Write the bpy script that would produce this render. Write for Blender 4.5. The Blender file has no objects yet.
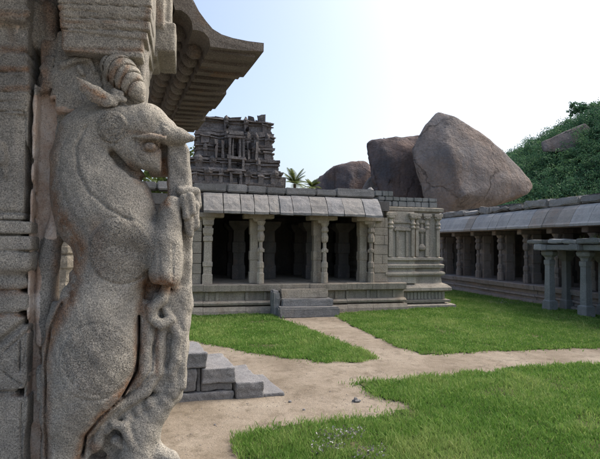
import bpy, bmesh, math, random
import numpy as np
from mathutils import Vector, Matrix, noise as mnoise

random.seed(7); rng = np.random.default_rng(7)
R = math.radians
scene = bpy.context.scene
COL = scene.collection

# ------------------------------------------------------------------ camera
F = 450.0                      # focal length in pixels of the 600 x 459 photograph
YAW, PITCH, ROLL, CAMH = R(14.2), R(2.1), R(0.6), 2.2
_f0 = np.array([math.sin(YAW), math.cos(YAW), 0.0]); _r0 = np.array([math.cos(YAW), -math.sin(YAW), 0.0])
_up = np.array([0, 0, 1.0])
FW = _f0*math.cos(PITCH)+_up*math.sin(PITCH); _u0 = np.cross(_r0, FW)
RT = _r0*math.cos(ROLL)+_u0*math.sin(ROLL); UP = np.cross(RT, FW)
CPOS = np.array([0, 0, CAMH])
cam_data = bpy.data.cameras.new('camera'); cam = bpy.data.objects.new('camera', cam_data); COL.objects.link(cam)
cam_data.sensor_width = 36; cam_data.lens = 36*F/600; cam_data.clip_end = 2000; cam_data.clip_start = 0.05
M = Matrix.Identity(4)
for i in range(3):
    M[i][0] = RT[i]; M[i][1] = UP[i]; M[i][2] = -FW[i]; M[i][3] = CPOS[i]
cam.matrix_world = M
scene.camera = cam

def ray(x, y): return FW+RT*(x-300)/F-UP*(y-229.5)/F
def atY(x, y, Y):
    d = ray(x, y); return CPOS+d*(Y/d[1])
def atZ(x, y, z):
    d = ray(x, y); return CPOS+d*((z-CAMH)/d[2])
def atD(x, y, D):              # at a depth along the view axis
    return CPOS+ray(x, y)*D

# ------------------------------------------------------------------ light
SUN_EL, SUN_AZ = R(52), R(82)         # azimuth measured from +Y towards +X (right of the picture)
w = bpy.data.worlds.new("World"); scene.world = w; w.use_nodes = True
nt = w.node_tree; nt.nodes.clear()
sky = nt.nodes.new('ShaderNodeTexSky'); sky.sky_type = 'NISHITA'; sky.sun_disc = False
sky.sun_elevation = SUN_EL; sky.sun_rotation = SUN_AZ; sky.air_density = 1.0; sky.dust_density = 5.5; sky.ozone_density = 1.0
bg = nt.nodes.new('ShaderNodeBackground'); bg.inputs[1].default_value = 0.125
out = nt.nodes.new('ShaderNodeOutputWorld')
nt.links.new(sky.outputs[0], bg.inputs[0]); nt.links.new(bg.outputs[0], out.inputs[0])
sl = bpy.data.lights.new('sun', 'SUN'); sl.energy = 1.0; sl.angle = R(40); sl.color = (1.0, 0.97, 0.92)
so = bpy.data.objects.new('sun', sl); COL.objects.link(so)
sd = Vector((math.sin(SUN_AZ)*math.cos(SUN_EL), math.cos(SUN_AZ)*math.cos(SUN_EL), math.sin(SUN_EL)))
so.rotation_euler = sd.to_track_quat('Z', 'Y').to_euler()
scene.view_settings.view_transform = 'Standard'; scene.view_settings.look = 'None'
scene.view_settings.gamma = 1; scene.view_settings.use_curve_mapping = False
scene.view_settings.exposure = 1.25

# ------------------------------------------------------------------ materials
class NT:
    def __init__(s, name):
        s.m = bpy.data.materials.new(name); s.m.use_nodes = True; s.t = s.m.node_tree; s.n = s.t.nodes
        s.b = s.n['Principled BSDF']
    def new(s, t, **k):
        n = s.n.new(t)
        for a, v in k.items(): setattr(n, a, v)
        return n
    def link(s, a, b): s.t.links.new(a, b)
    def noise(s, vec, scale, detail=4, rough=.6, dist=0):
        n = s.new('ShaderNodeTexNoise'); n.inputs['Scale'].default_value = scale
        n.inputs['Detail'].default_value = detail; n.inputs['Roughness'].default_value = rough
        n.inputs['Distortion'].default_value = dist
        s.link(vec, n.inputs['Vector']); return n.outputs['Fac']
    def ramp(s, fac, stops):
        n = s.new('ShaderNodeValToRGB'); e = n.color_ramp.elements
        while len(e) < len(stops): e.new(0.5)
        for q, (p, c) in zip(e, stops):
            q.position = p; q.color = (*c, 1) if len(c) == 3 else c
        s.link(fac, n.inputs[0]); return n.outputs[0]
    def val(s, fac, a, b, lo=0, hi=1):
        n = s.new('ShaderNodeMapRange'); n.inputs[1].default_value = a; n.inputs[2].default_value = b
        n.inputs[3].default_value = lo; n.inputs[4].default_value = hi
        s.link(fac, n.inputs[0]); return n.outputs[0]
    def mix(s, fac, a, b, mode='MIX'):
        n = s.new('ShaderNodeMix', data_type='RGBA', blend_type=mode)
        for v, i in ((fac, 0), (a, 6), (b, 7)):
            if isinstance(v, (int, float)): n.inputs[i].default_value = v
            elif isinstance(v, tuple): n.inputs[i].default_value = (*v, 1)
            else: s.link(v, n.inputs[i])
        return n.outputs[2]
    def math(s, op, a, b=0.0, clamp=False):
        n = s.new('ShaderNodeMath', operation=op); n.use_clamp = clamp
        for v, i in ((a, 0), (b, 1)):
            if isinstance(v, (int, float)): n.inputs[i].default_value = v
            else: s.link(v, n.inputs[i])
        return n.outputs[0]
    def coords(s, rand=True):
        tc = s.new('ShaderNodeTexCoord'); v = tc.outputs['Object']
        if not rand: return v
        oi = s.new('ShaderNodeObjectInfo')
        m = s.new('ShaderNodeMath', operation='MULTIPLY'); s.link(oi.outputs['Random'], m.inputs[0]); m.inputs[1].default_value = 57.0
        a = s.new('ShaderNodeVectorMath', operation='ADD'); s.link(v, a.inputs[0]); s.link(m.outputs[0], a.inputs[1])
        s.rand = oi.outputs['Random']
        return a.outputs[0]
    def scaled(s, vec, sx, sy, sz):
        m = s.new('ShaderNodeMapping'); m.inputs['Scale'].default_value = (sx, sy, sz); s.link(vec, m.inputs[0]); return m.outputs[0]
    def bump(s, h, dist, strength=1.0, prev=None):
        b = s.new('ShaderNodeBump'); b.inputs['Strength'].default_value = strength; b.inputs['Distance'].default_value = dist
        s.link(h, b.inputs['Height'])
        if prev is not None: s.link(prev, b.inputs['Normal'])
        return b.outputs[0]
    def done(s, colour, rough=.9, normal=None, spec=.25):
        s.link(colour, s.b.inputs['Base Color']); s.b.inputs['Roughness'].default_value = rough
        s.b.inputs['Specular IOR Level'].default_value = spec
        if normal is not None: s.link(normal, s.b.inputs['Normal'])
        return s.m

def stone(name, base, alt, blotch=1.2, grain=60, gs=.5, bump=.012, streak=.35, stain=(.22, .13, .07), stain_amt=.25, moss=0.0, tint=.18, joints=None):
    """weathered granite: blotches, vertical water streaks, fine grain, rust stains"""
    N = NT(name); v = N.coords()
    c = N.mix(N.val(N.noise(v, blotch, 5, .62), .32, .68), base, alt)
    st = N.noise(N.scaled(v, 5, 5, .45), 1.0, 4, .6)
    c = N.mix(N.math('MULTIPLY', N.val(st, .5, .72), streak), c, tuple(x*.42 for x in base))
    c = N.mix(N.math('MULTIPLY', N.val(N.noise(v, blotch*1.9, 5, .7, .4), .54, .7), stain_amt), c, stain)
    pale = N.val(N.noise(v, blotch*4.3, 4, .7), .6, .72)
    c = N.mix(N.math('MULTIPLY', pale, .35), c, tuple(min(1, x*1.55) for x in base))
    if moss: c = N.mix(N.math('MULTIPLY', N.val(N.noise(v, blotch*1.4, 6, .7), .5, .66), moss), c, (.035, .045, .02))
    g = N.noise(v, grain, 3, .75)
    c = N.mix(gs, c, N.ramp(g, [(.3, (.25, .25, .25)), (.5, (.8, .8, .8)), (.68, (1.7, 1.7, 1.7))]), 'MULTIPLY')
    br = N.val(N.rand, 0, 1, 1-tint, 1+tint)
    m = N.new('ShaderNodeVectorMath', operation='SCALE'); N.link(c, m.inputs[0]); N.link(br, m.inputs['Scale']); c = m.outputs[0]
    n = N.bump(N.noise(v, grain*.25, 6, .65), bump, .8)
    n = N.bump(g, bump*.35, .7, n)
    return N.done(c, .92, n)

MAT = {}
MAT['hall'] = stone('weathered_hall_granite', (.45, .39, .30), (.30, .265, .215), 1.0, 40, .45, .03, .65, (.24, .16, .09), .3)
MAT['hall_shaded'] = stone('hall_granite_shaded', (.125, .115, .105), (.085, .08, .075), 1.0, 45, .35, .02, .5)  # darker copy of the granite; interior shade is put into the colour
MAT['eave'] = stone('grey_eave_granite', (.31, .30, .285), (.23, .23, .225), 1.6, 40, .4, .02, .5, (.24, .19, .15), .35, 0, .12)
MAT['eave_pink'] = stone('pinkish_eave_granite', (.305, .29, .262), (.24, .23, .213), 1.6, 40, .4, .02, .5, (.22, .18, .135), .35, 0, .10)
MAT['parapet'] = stone('parapet_granite', (.27, .26, .245), (.19, .19, .185), 1.6, 40, .4, .03, .4, (.2, .15, .1), .2, .15)
MAT['shrine'] = stone('shrine_granite', (.43, .385, .305), (.30, .27, .225), .9, 40, .45, .03, .6, (.24, .17, .1), .22)
MAT['cloister'] = stone('cloister_granite', (.29, .245, .22), (.20, .18, .165), 1.0, 40, .35, .02, .5, (.22, .13, .08), .4)
MAT['cl_eave'] = stone('cloister_eave_granite', (.34, .335, .32), (.285, .285, .28), 1.0, 35, .25, .012, .35, (.27, .24, .21), .25, 0, .06)
MAT['cl_eave_brown'] = stone('cloister_brown_eave_granite', (.29, .265, .235), (.235, .22, .2), 1.0, 35, .25, .012, .35, (.27, .18, .12), .4, 0, .15)
MAT['post'] = stone('porch_granite', (.27, .275, .265), (.19, .20, .19), 1.4, 45, .4, .015, .35, (.16, .15, .1), .2, .1)
MAT['tower'] = stone('dark_tower_brick', (.165, .155, .148), (.085, .08, .08), 1.2, 9, .6, .12, .6, (.16, .10, .07), .35, .12)  # dark grey blotched tone all over
MAT['step'] = stone('step_granite', (.25, .245, .24), (.19, .19, .19), 2.0, 110, .75, .01, .2, (.2, .15, .1), .15, .1, .08)
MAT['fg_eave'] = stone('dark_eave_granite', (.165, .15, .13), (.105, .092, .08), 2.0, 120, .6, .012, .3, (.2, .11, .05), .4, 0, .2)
MAT['rock'] = stone('small_rock', (.25, .25, .25), (.2, .19, .18), 3, 60, .4, .02)

def carved_stone(name='carved_granite', base=(.365, .34, .285), alt=(.21, .20, .175)):
    """near granite: coarse crystals, rust attribute, carved scroll attribute"""
    N = NT(name); v = N.coords(False)
    c = N.mix(N.val(N.noise(v, 3.2, 6, .65), .35, .65), base, alt)
    c = N.mix(N.math('MULTIPLY', N.val(N.noise(v, 7.5, 5, .7), .56, .72), .3), c, (.40, .37, .34))
    c = N.mix(N.math('MULTIPLY', N.val(N.noise(N.scaled(v, 5, 5, 1.1), 1.0, 5, .65), .5, .68), .45), c, (.13, .125, .115))
    c = N.mix(N.math('MULTIPLY', N.val(N.noise(v, 18, 5, .75), .58, .7), .35), c, (.12, .118, .112))
    at = N.new('ShaderNodeAttribute', attribute_name='rust'); sc = N.new('ShaderNodeAttribute', attribute_name='scroll')
    pl = N.new('ShaderNodeAttribute', attribute_name='plaster_lit')
    rn = N.math('MULTIPLY', N.math('MULTIPLY', at.outputs['Fac'], N.val(N.noise(v, 15, 7, .78), .34, .54), True), .95)
    c = N.mix(rn, c, N.ramp(N.noise(v, 9, 4, .6), [(.3, (.09, .042, .018)), (.55, (.215, .11, .052)), (.75, (.34, .24, .155))]))
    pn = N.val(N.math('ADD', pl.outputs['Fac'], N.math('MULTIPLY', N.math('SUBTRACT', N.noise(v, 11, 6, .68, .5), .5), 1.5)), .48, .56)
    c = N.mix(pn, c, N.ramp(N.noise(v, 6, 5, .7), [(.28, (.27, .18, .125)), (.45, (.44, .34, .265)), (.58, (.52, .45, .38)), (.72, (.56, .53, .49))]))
    g = N.noise(v, 175, 2, .8); g2 = N.noise(v, 95, 2, .6)
    gr = N.ramp(g, [(.34, (.28, .28, .28)), (.47, (.78, .78, .78)), (.6, (1.18, 1.18, 1.17)), (.7, (1.65, 1.65, 1.62))])
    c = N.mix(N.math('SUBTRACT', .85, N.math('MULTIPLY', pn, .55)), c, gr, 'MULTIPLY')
    c = N.mix(N.math('MULTIPLY', N.val(g2, .56, .66), .35), c, (.07, .07, .072))
    # scroll carving: warped rings
    f1 = N.noise(N.scaled(v, 1, .2, 1), 19, 1, .5, 1.3)
    wv = N.math('SINE', N.math('MULTIPLY', f1, 62.0))
    groove = N.math('MULTIPLY', N.val(wv, -.2, .75), sc.outputs['Fac'])
    n = N.bump(N.noise(v, 22, 5, .6), .012, .7)
    n = N.bump(groove, .013, .85, n)
    n = N.bump(g2, .006, .8, n); n = N.bump(g, .004, .9, n)
    return N.done(c, .88, n, .3)
MAT['carved'] = carved_stone()

def ground_mat():
    N = NT('trodden_sandy_earth'); v = N.coords(False)
    c = N.ramp(N.noise(v, .9, 7, .65), [(.3, (.17, .14, .102)), (.5, (.25, .212, .162)), (.7, (.32, .28, .22))])
    c = N.mix(N.math('MULTIPLY', N.val(N.noise(v, 4, 5, .7), .5, .68), .6), c, (.10, .08, .055))
    g = N.noise(v, 55, 4, .75)
    c = N.mix(.55, c, N.ramp(g, [(.3, (.45, .43, .4)), (.5, (.95, .95, .95)), (.7, (1.5, 1.45, 1.4))]), 'MULTIPLY')
    n = N.bump(N.noise(v, 9, 6, .65), .03, .8); n = N.bump(g, .012, .8, n)
    return N.done(c, .97, n, .1)
MAT['ground'] = ground_mat()
def turf_mat():
    N = NT('turf_soil'); v = N.coords(False)
    c = N.ramp(N.noise(v, 3, 6, .7), [(.3, (.03, .055, .014)), (.5, (.065, .085, .028)), (.68, (.15, .13, .08))])
    return N.done(c, .98, N.bump(N.noise(v, 30, 5), .04, 1), .05)
MAT['turf'] = turf_mat()
def leafy(name, dark, mid, light, big=.3, trans=.3, attr='shade'):
    N = NT(name); v = N.coords(False)
    a = N.new('ShaderNodeAttribute', attribute_name=attr)
    f = N.math('ADD', N.math('MULTIPLY', a.outputs['Fac'], .6), N.math('MULTIPLY', N.noise(v, big, 4, .65), .4))
    c = N.ramp(f, [(.2, dark), (.5, mid), (.8, light)])
    N.done(c, .6, None, .2)
    tr = N.new('ShaderNodeBsdfTranslucent'); N.link(c, tr.inputs[0])
    mx = N.new('ShaderNodeMixShader'); mx.inputs[0].default_value = trans
    o = [n for n in N.n if n.type == 'OUTPUT_MATERIAL'][0]
    N.link(N.b.outputs[0], mx.inputs[1]); N.link(tr.outputs[0], mx.inputs[2]); N.link(mx.outputs[0], o.inputs[0])
    return N.m
MAT['grass'] = leafy('grass_blades', (.055, .125, .020), (.130, .255, .045), (.30, .37, .12), .7, .42)
MAT['wood'] = leafy('hazed_hill_foliage', (.032, .085, .048), (.07, .165, .085), (.13, .235, .10), .06, .35)  # teal tint puts the distant haze into the leaf colour
MAT['palm'] = leafy('palm_fronds', (.05, .08, .02), (.10, .14, .04), (.18, .2, .07), .5, .3)
MAT['tree'] = leafy('tree_leaves', (.045, .075, .02), (.09, .13, .035), (.16, .2, .07), .5, .35)
MAT['dry'] = leafy('dry_weed', (.10, .09, .07), (.2, .19, .16), (.42, .42, .40), 2, .2)
def plain(name, col, scale=8):
    N = NT(name); v = N.coords(False)
    c = N.mix(N.val(N.noise(v, scale, 5, .7), .3, .7), tuple(x*.7 for x in col), tuple(min(1, x*1.3) for x in col))
    return N.done(c, .9, N.bump(N.noise(v, scale*4, 4), .02, .7))
MAT['bark'] = plain('bark', (.10, .08, .06)); MAT['hill'] = plain('hill_soil', (.03, .045, .02), .3)
MAT['socket'] = plain('shadowed_stone_hole', (.12, .1, .085), 20)
def boulder_mat(name, base, alt, rust, dark_amt=.5, rust_amt=.5, sc=.16):
    N = NT(name); v = N.coords(False)
    c = N.mix(N.val(N.noise(v, sc, 6, .62), .38, .62), base, alt)
    c = N.mix(N.math('MULTIPLY', N.val(N.noise(N.scaled(v, 1, 1, .5), sc*1.6, 6, .7, .6), .48, .66), rust_amt), c, rust)
    st = N.noise(N.scaled(v, 1, 1, .12), sc*4.5, 5, .65)
    c = N.mix(N.math('MULTIPLY', N.val(st, .5, .68), dark_amt), c, tuple(x*.3 for x in base))
    vc = N.new('ShaderNodeTexVoronoi', feature='DISTANCE_TO_EDGE'); vc.inputs['Scale'].default_value = sc*.95
    nz = N.new('ShaderNodeTexNoise'); nz.inputs['Scale'].default_value = .5; nz.inputs['Detail'].default_value = 6; N.link(v, nz.inputs['Vector'])
    sm_ = N.new('ShaderNodeVectorMath', operation='SCALE'); sm_.inputs['Scale'].default_value = 2.6; N.link(nz.outputs['Color'], sm_.inputs[0])
    av = N.new('ShaderNodeVectorMath', operation='ADD'); N.link(v, av.inputs[0]); N.link(sm_.outputs[0], av.inputs[1]); N.link(N.scaled(av.outputs[0], 1, 1, .7), vc.inputs['Vector'])
    crack = N.val(vc.outputs['Distance'], .0, .022)
    c = N.mix(N.math('MULTIPLY', N.val(crack, 0, 1, .6, 0), N.val(N.noise(v, sc*1.3, 2), .45, .6)), c, tuple(x*.25 for x in base))
    c = N.mix(.35, c, N.ramp(N.noise(v, 3.5, 5, .75), [(.3, (.4, .4, .4)), (.5, (.95, .95, .95)), (.7, (1.5, 1.5, 1.5))]), 'MULTIPLY')
    n = N.bump(N.noise(v, .5, 7, .66), 1.2, .8); n = N.bump(crack, .15, .6, n); n = N.bump(N.noise(v, 4, 4, .7), .12, .7, n)
    return N.done(c, .9, n, .2)
MAT['boulder'] = boulder_mat('orange_grey_boulder', (.26, .23, .21), (.175, .172, .175), (.30, .22, .165))
MAT['boulder_dark'] = boulder_mat('blackened_boulder', (.19, .15, .138), (.10, .10, .112), (.29, .185, .13), .8, .4)

# ------------------------------------------------------------------ mesh helpers
def mesh_np(name, verts, faces, smooth=False, attrs=None):
    verts = np.asarray(verts, np.float32); me = bpy.data.meshes.new(name)
    faces = np.asarray(faces, np.int32); n = faces.shape[1]
    me.vertices.add(len(verts)); me.vertices.foreach_set('co', verts.ravel())
    me.loops.add(faces.size); me.loops.foreach_set('vertex_index', faces.ravel())
    me.polygons.add(len(faces)); me.polygons.foreach_set('loop_start', np.arange(0, faces.size, n, dtype=np.int32))
    me.polygons.foreach_set('use_smooth', np.full(len(faces), smooth))
    for k, a in (attrs or {}).items():
        at = me.attributes.new(k, 'FLOAT', 'POINT'); at.data.foreach_set('value', np.asarray(a, np.float32))
    me.update(calc_edges=True); me.validate(); return me

def link(name, me, mat, parent=None, loc=(0, 0, 0)):
    o = bpy.data.objects.new(name, me); COL.objects.link(o)
    if mat is not None and len(me.materials) == 0: me.materials.append(MAT[mat] if isinstance(mat, str) else mat)
    o.location = loc
    if parent is not None: o.parent = parent
    return o
def tag(o, label, cat, group=None):
    o['label'] = label; o['category'] = cat; o['kind'] = 'thing'
    if group: o['group'] = group
    return o
def thing(name, label, cat, loc=(0, 0, 0), rz=0, group=None):
    o = bpy.data.objects.new(name, None); COL.objects.link(o); o.location = loc; o.rotation_euler = (0, 0, rz)
    o.empty_display_size = .3
    return tag(o, label, cat, group)
def structure(o): o['kind'] = 'structure'; return o
def stuff(o): o['kind'] = 'stuff'; return o

class MB:
    def __init__(s): s.bm = bmesh.new()
    def box(s, x0, x1, y0, y1, z0, z1, j=0.0, bev=0.0, taper=(0, 0)):
        vs = []
        for z, t in ((z0, 0), (z1, 1)):
            tx, ty = taper[0]*t, taper[1]*t
            for x, y in ((x0+tx, y0+ty), (x1-tx, y0+ty), (x1-tx, y1-ty), (x0+tx, y1-ty)):
                vs.append(s.bm.verts.new((x+random.uniform(-j, j), y+random.uniform(-j, j), z+random.uniform(-j, j))))
        fs = [s.bm.faces.new([vs[i] for i in q]) for q in ((3, 2, 1, 0), (4, 5, 6, 7), (0, 1, 5, 4), (1, 2, 6, 5), (2, 3, 7, 6), (3, 0, 4, 7))]
        if bev:
            ed = list({e for f in fs for e in f.edges})
            bmesh.ops.bevel(s.bm, geom=ed, offset=bev, segments=2 if bev > .012 else 1, affect='EDGES', clamp_overlap=True)
        return s
    def rings(s, rings, cap=True):
        """loft closed rings of equal count"""
        vr = [[s.bm.verts.new(p) for p in r] for r in rings]; n = len(rings[0])
        for a, b in zip(vr, vr[1:]):
            for i in range(n): s.bm.faces.new((a[i], a[(i+1) % n], b[(i+1) % n], b[i]))
        if cap: s.bm.faces.new(vr[0][::-1]); s.bm.faces.new(vr[-1])
        return s
    def stack(s, cx, cy, prof, n=4, rot=None, sy=1.0):
        """moulded shaft: prof = (z, half width), n sides"""
        rot = math.pi/n if rot is None else rot; k = 1/math.cos(math.pi/n)
        return s.rings([[(cx+hw*k*math.cos(rot+2*math.pi*i/n), cy+sy*hw*k*math.sin(rot+2*math.pi*i/n), z) for i in range(n)] for z, hw in prof])
    def extrude(s, sec, axis, a0, a1):
        """sec = closed (p,q) section; axis 'x': p=y q=z; axis 'y': p=x q=z"""
        f = (lambda t, p, q: (t, p, q)) if axis == 'x' else (lambda t, p, q: (p, t, q))
        return s.rings([[f(a0, p, q) for p, q in sec], [f(a1, p, q) for p, q in sec]])
    def tube(s, pts, rad, n=6):
        pts = [Vector(p) for p in pts]; rings = []
        for i, p in enumerate(pts):
            d = (pts[min(i+1, len(pts)-1)]-pts[max(i-1, 0)]).normalized()
            a = d.orthogonal().normalized(); b = d.cross(a); r = rad[i] if hasattr(rad, '__len__') else rad
            rings.append([p+(a*math.cos(2*math.pi*k/n)+b*math.sin(2*math.pi*k/n))*r for k in range(n)])
        return s.rings(rings)
    def rough(s, amt, scale, cuts=0, seed=0):
        if cuts: bmesh.ops.subdivide_edges(s.bm, edges=s.bm.edges[:], cuts=cuts, use_grid_fill=True)
        s.bm.normal_update(); off = Vector((seed*7.3, seed*3.1, seed*1.7))
        mv = []
        for v in s.bm.verts:
            n = mnoise.noise_vector((v.co+off)*scale); n2 = mnoise.noise_vector((v.co+off)*scale*3.1)
            mv.append(n*amt+n2*amt*.45)
        for v, m in zip(s.bm.verts, mv): v.co += m
        return s
    def mesh(s, name, smooth=False, off=(0, 0, 0)):
        bmesh.ops.recalc_face_normals(s.bm, faces=s.bm.faces[:])
        if any(off): bmesh.ops.translate(s.bm, verts=s.bm.verts[:], vec=[-c for c in off])
        me = bpy.data.meshes.new(name); s.bm.to_mesh(me); s.bm.free()
        if smooth:
            for p in me.polygons: p.use_smooth = True
        return me
def part(mb, name, mat, root, smooth=False):
    """world-space mesh under a thing whose Empty is un-rotated"""
    return link(name, mb.mesh(name, smooth, tuple(root.matrix_basis.translation) if root.parent is None else tuple(root.parent.matrix_basis.translation)), mat, root)

# ------------------------------------------------------------------ setting: ground and paths
def vnoise(p, s, seed=0.0):
    return np.array([mnoise.noise((q[0]*s+seed, q[1]*s-seed, 0)) for q in p])
gx = np.concatenate([[-900, -300, -100, -40], np.linspace(-12, 20, 161), [40, 100, 300, 900]])
gy = np.concatenate([[-900, -300, -60, -20], np.linspace(-4, 26, 151), [60, 150, 400, 1200]])
GX, GY = np.meshgrid(gx, gy); pts = np.stack([GX.ravel(), GY.ravel()], 1)
gz = .012*vnoise(pts, 1.7)+.006*vnoise(pts, 6); gz[(np.abs(pts[:, 0]) > 21) | (np.abs(pts[:, 1]) > 27)] = 0
ny, nx = GX.shape; idx = np.arange(nx*ny).reshape(ny, nx)
q = np.stack([idx[:-1, :-1], idx[:-1, 1:], idx[1:, 1:], idx[1:, :-1]], -1).reshape(-1, 4)
structure(link('ground', mesh_np('ground', np.column_stack([pts, gz]), q, True), 'ground'))

def pip(poly, p):
    x, y = p[:, 0], p[:, 1]; ins = np.zeros(len(p), bool); n = len(poly)
    for i in range(n):
        x1, y1 = poly[i]; x2, y2 = poly[(i+1) % n]
        if y1 == y2: continue
        c = ((y1 > y) != (y2 > y)) & (x < (x2-x1)*(y-y1)/(y2-y1)+x1); ins ^= c
    return ins
LAWNS = {
 'left': [(-7, 14.35), (-7, 11.2), (-1, 11.0), (.13, 10.7), (.62, 10.1), (1.13, 9.42), (1.8, 8.75), (2.49, 8.25), (3.2, 8.05), (3.75, 8.3), (3.55, 9.4), (3.3, 10.8), (3.0, 12.4), (2.75, 13.3), (2.62, 14.3)],
 'right': [(4.75, 14.0), (4.55, 13.2), (4.5, 11.6), (4.5, 10.2), (4.55, 9.1), (4.75, 8.45), (5.2, 8.25), (6.2, 8.35), (7.6, 8.25), (8.9, 8.15), (13.2, 7.9), (13.4, 12), (13.4, 21), (9.9, 21), (9.9, 15.2), (8.5, 15.1), (7.6, 14.4)],
 'front': [(13.2, 7.0), (7.9, 7.05), (6.05, 7.1), (4.6, 6.95), (3.5, 6.9), (2.95, 6.95), (2.58, 6.75), (2.75, 6.2), (3.03, 5.72), (2.75, 5.5), (2.35, 5.42), (1.6, 5.5), (1.0, 5.45), (.66, 5.3), (.52, 5.05), (.6, 4.6), (.9, 3.6), (1.5, 2.0), (13.2, 1.5)],
}
def soft_inside(poly, p):
    d = np.column_stack([vnoise(p, 2.1, 3.3), vnoise(p, 2.1, 9.1)])*.14+np.column_stack([vnoise(p, 7, 1.3), vnoise(p, 7, 5.1)])*.07
    return pip(poly, p+d)
allv, allt, alls = [], [], []
base = 0
for nm, poly in LAWNS.items():
    P = np.array(poly); lo, hi = P.min(0), P.max(0)
    # turf sheet
    xs = np.arange(lo[0]-.3, hi[0]+.3, .09); ys = np.arange(lo[1]-.3, hi[1]+.3, .09)
    XX, YY = np.meshgrid(xs, ys); cc = np.column_stack([XX.ravel(), YY.ravel()]); ins = soft_inside(poly, cc).reshape(XX.shape)
    zz = .016+.006*vnoise(cc, 2.5, 4)
    ii = np.arange(XX.size).reshape(XX.shape)
    ok = ins[:-1, :-1] & ins[:-1, 1:] & ins[1:, 1:] & ins[1:, :-1]
    qq = np.stack([ii[:-1, :-1], ii[:-1, 1:], ii[1:, 1:], ii[1:, :-1]], -1)[ok]
    used = np.unique(qq); remap = np.zeros(XX.size, int); remap[used] = np.arange(len(used))
    structure(link('lawn', mesh_np('lawn', np.column_stack([cc, zz])[used], remap[qq], True), 'turf'))
    # blades, denser and finer near the camera, only where the lens can see them
    area = (hi-lo).prod(); n = int(area*6500)
    p = lo+rng.random((n, 2))*(hi-lo)
    dist = np.hypot(p[:, 0], p[:, 1]); keep = rng.random(n) < np.clip((6.2/dist)**1.25, 0.13, 1)
    dx = p@np.array([RT[0], RT[1]]); dz = p@np.array([FW[0], FW[1]])
    keep &= (dz > 2.5) & (np.abs(dx/np.maximum(dz, .1)) < .8) & (dz > 3.6)
    p = p[keep]; q_ = p+rng.normal(size=p.shape)*.16*(rng.random(len(p))[:, None]**2.5); p = p[soft_inside(poly, q_)]; p = p[rng.random(len(p)) < np.clip(1.35-1.6*np.clip(vnoise(p, 1.6, 31)-.12, 0, 1)*2, .25, 1)]; n = len(p); dist = np.hypot(p[:, 0], p[:, 1])
    patch = .5+.5*vnoise(p, .9, 2)+.45*vnoise(p, 3.2, 7)
    hgt = (.026+.058*rng.random(n)**1.8)*(.5+.75*np.clip(patch, 0, 1.3))*np.where(nm == 'front', 1.15, 1.0)*np.where(rng.random(n) < .03, 1.6, 1)
    wid = (.0030+.0030*rng.random(n))*np.clip(dist/5.5, .9, 3.2)
    a = rng.random(n)*2*np.pi; la = rng.random(n)*2*np.pi; lean = hgt*(.15+.75*rng.random(n))
    b0 = np.column_stack([p, np.full(n, .012)])
    sd_ = np.column_stack([np.cos(a), np.sin(a), np.zeros(n)])*wid[:, None]
    ld = np.column_stack([np.cos(la)*lean, np.sin(la)*lean, hgt])
    mid = b0+ld*[.32, .32, .6]; top = b0+ld
    V = np.stack([b0-sd_, b0+sd_, mid+sd_*.75, mid-sd_*.75, top+sd_*.12, top-sd_*.12], 1).reshape(-1, 3)
    k = np.arange(n)[:, None]*6+base
    Fc = np.concatenate([k+[0, 1, 2, 3], k+[3, 2, 4, 5]])
    sh = np.clip(.12+.45*patch+.4*rng.random(n)+np.where(rng.random(n) < .07, .5, 0)+.5*np.clip(vnoise(p, .55, 77)-.15, 0, 1), 0, 1.3)
    allv.append(V); allt.append(Fc); alls.append(np.repeat(sh, 6)); base += n*6
stuff(link('grass', mesh_np('grass', np.concatenate(allv), np.concatenate(allt), False, {'shade': np.concatenate(alls)}), 'grass'))

# ------------------------------------------------------------------ the pillared hall across the court
YF = 14.6
def irregular(a, b, w0, w1):
    e = [a]
    while e[-1] < b-w0*.6: e.append(min(b, e[-1]+random.uniform(w0, w1)))
    if b-e[-1] > 0.02: e.append(b)
    e[-1] = b; return e
hall = thing('temple_hall', 'long open pillared stone hall with sloping slab eave and short front steps across the court', 'temple hall', (3.4, 16, 0))
hx0, hx1 = -4.0, 7.55
def base_prof(y):               # (out, z) mouldings of the hall platform
    return [(y-.22, -.05), (y-.22, .12), (y-.17, .24), (y+.10, .245), (y+.10, .29), (y-.12, .295), (y-.14, .36), (y-.05, .42), (y+.06, .43), (y+.06, .70), (y-.02, .71), (y-.12, .735), (y-.14, .93), (y-.11, .95)]
mb = MB(); sec = base_prof(YF)+[(20.2, .95), (20.2, -.05)]
ex = irregular(hx0, hx1, .9, 1.7)
for a, b in zip(ex, ex[1:]):
    dy, dz = random.uniform(-.015, .015), random.uniform(-.008, .008)
    mb.extrude([(p+dy if p < 20 else p, q_+dz) for p, q_ in sec], 'x', a+.004, b-.004)
for x in (-2.6, -1.4, -.2, .62, .95, 1.9, 2.5, 4.95, 5.35, 6.1, 6.5, 7.1):     # small posts in the recess of the platform
    mb.box(x, x+.09, YF+.0, YF+.07, .432, .698, .004)
part(mb, 'platform', 'hall', hall)
# steps
mb = MB()
mb.box(2.98, 4.55, YF-.50, YF-.14, .52, .80, .02, .025); part(mb.rough(.012, 5, 3), 'step', 'hall', hall)
mb = MB()
mb.box(2.95, 4.62, YF-.78, YF-.36, .26, .53, .02, .03); part(mb.rough(.014, 5, 3, 2), 'step', 'parapet', hall)
mb = MB()
mb.box(2.8, 4.75, YF-1.12, YF-.62, -.03, .29, .03, .04); part(mb.rough(.02, 4, 3, 3), 'step', 'parapet', hall)
mb = MB(); mb.box(2.66, 2.9, YF-.72, YF-.24, -.02, .78, .03, .05); part(mb.rough(.03, 4, 3, 5), 'step_cheek', 'parapet', hall)
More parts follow.
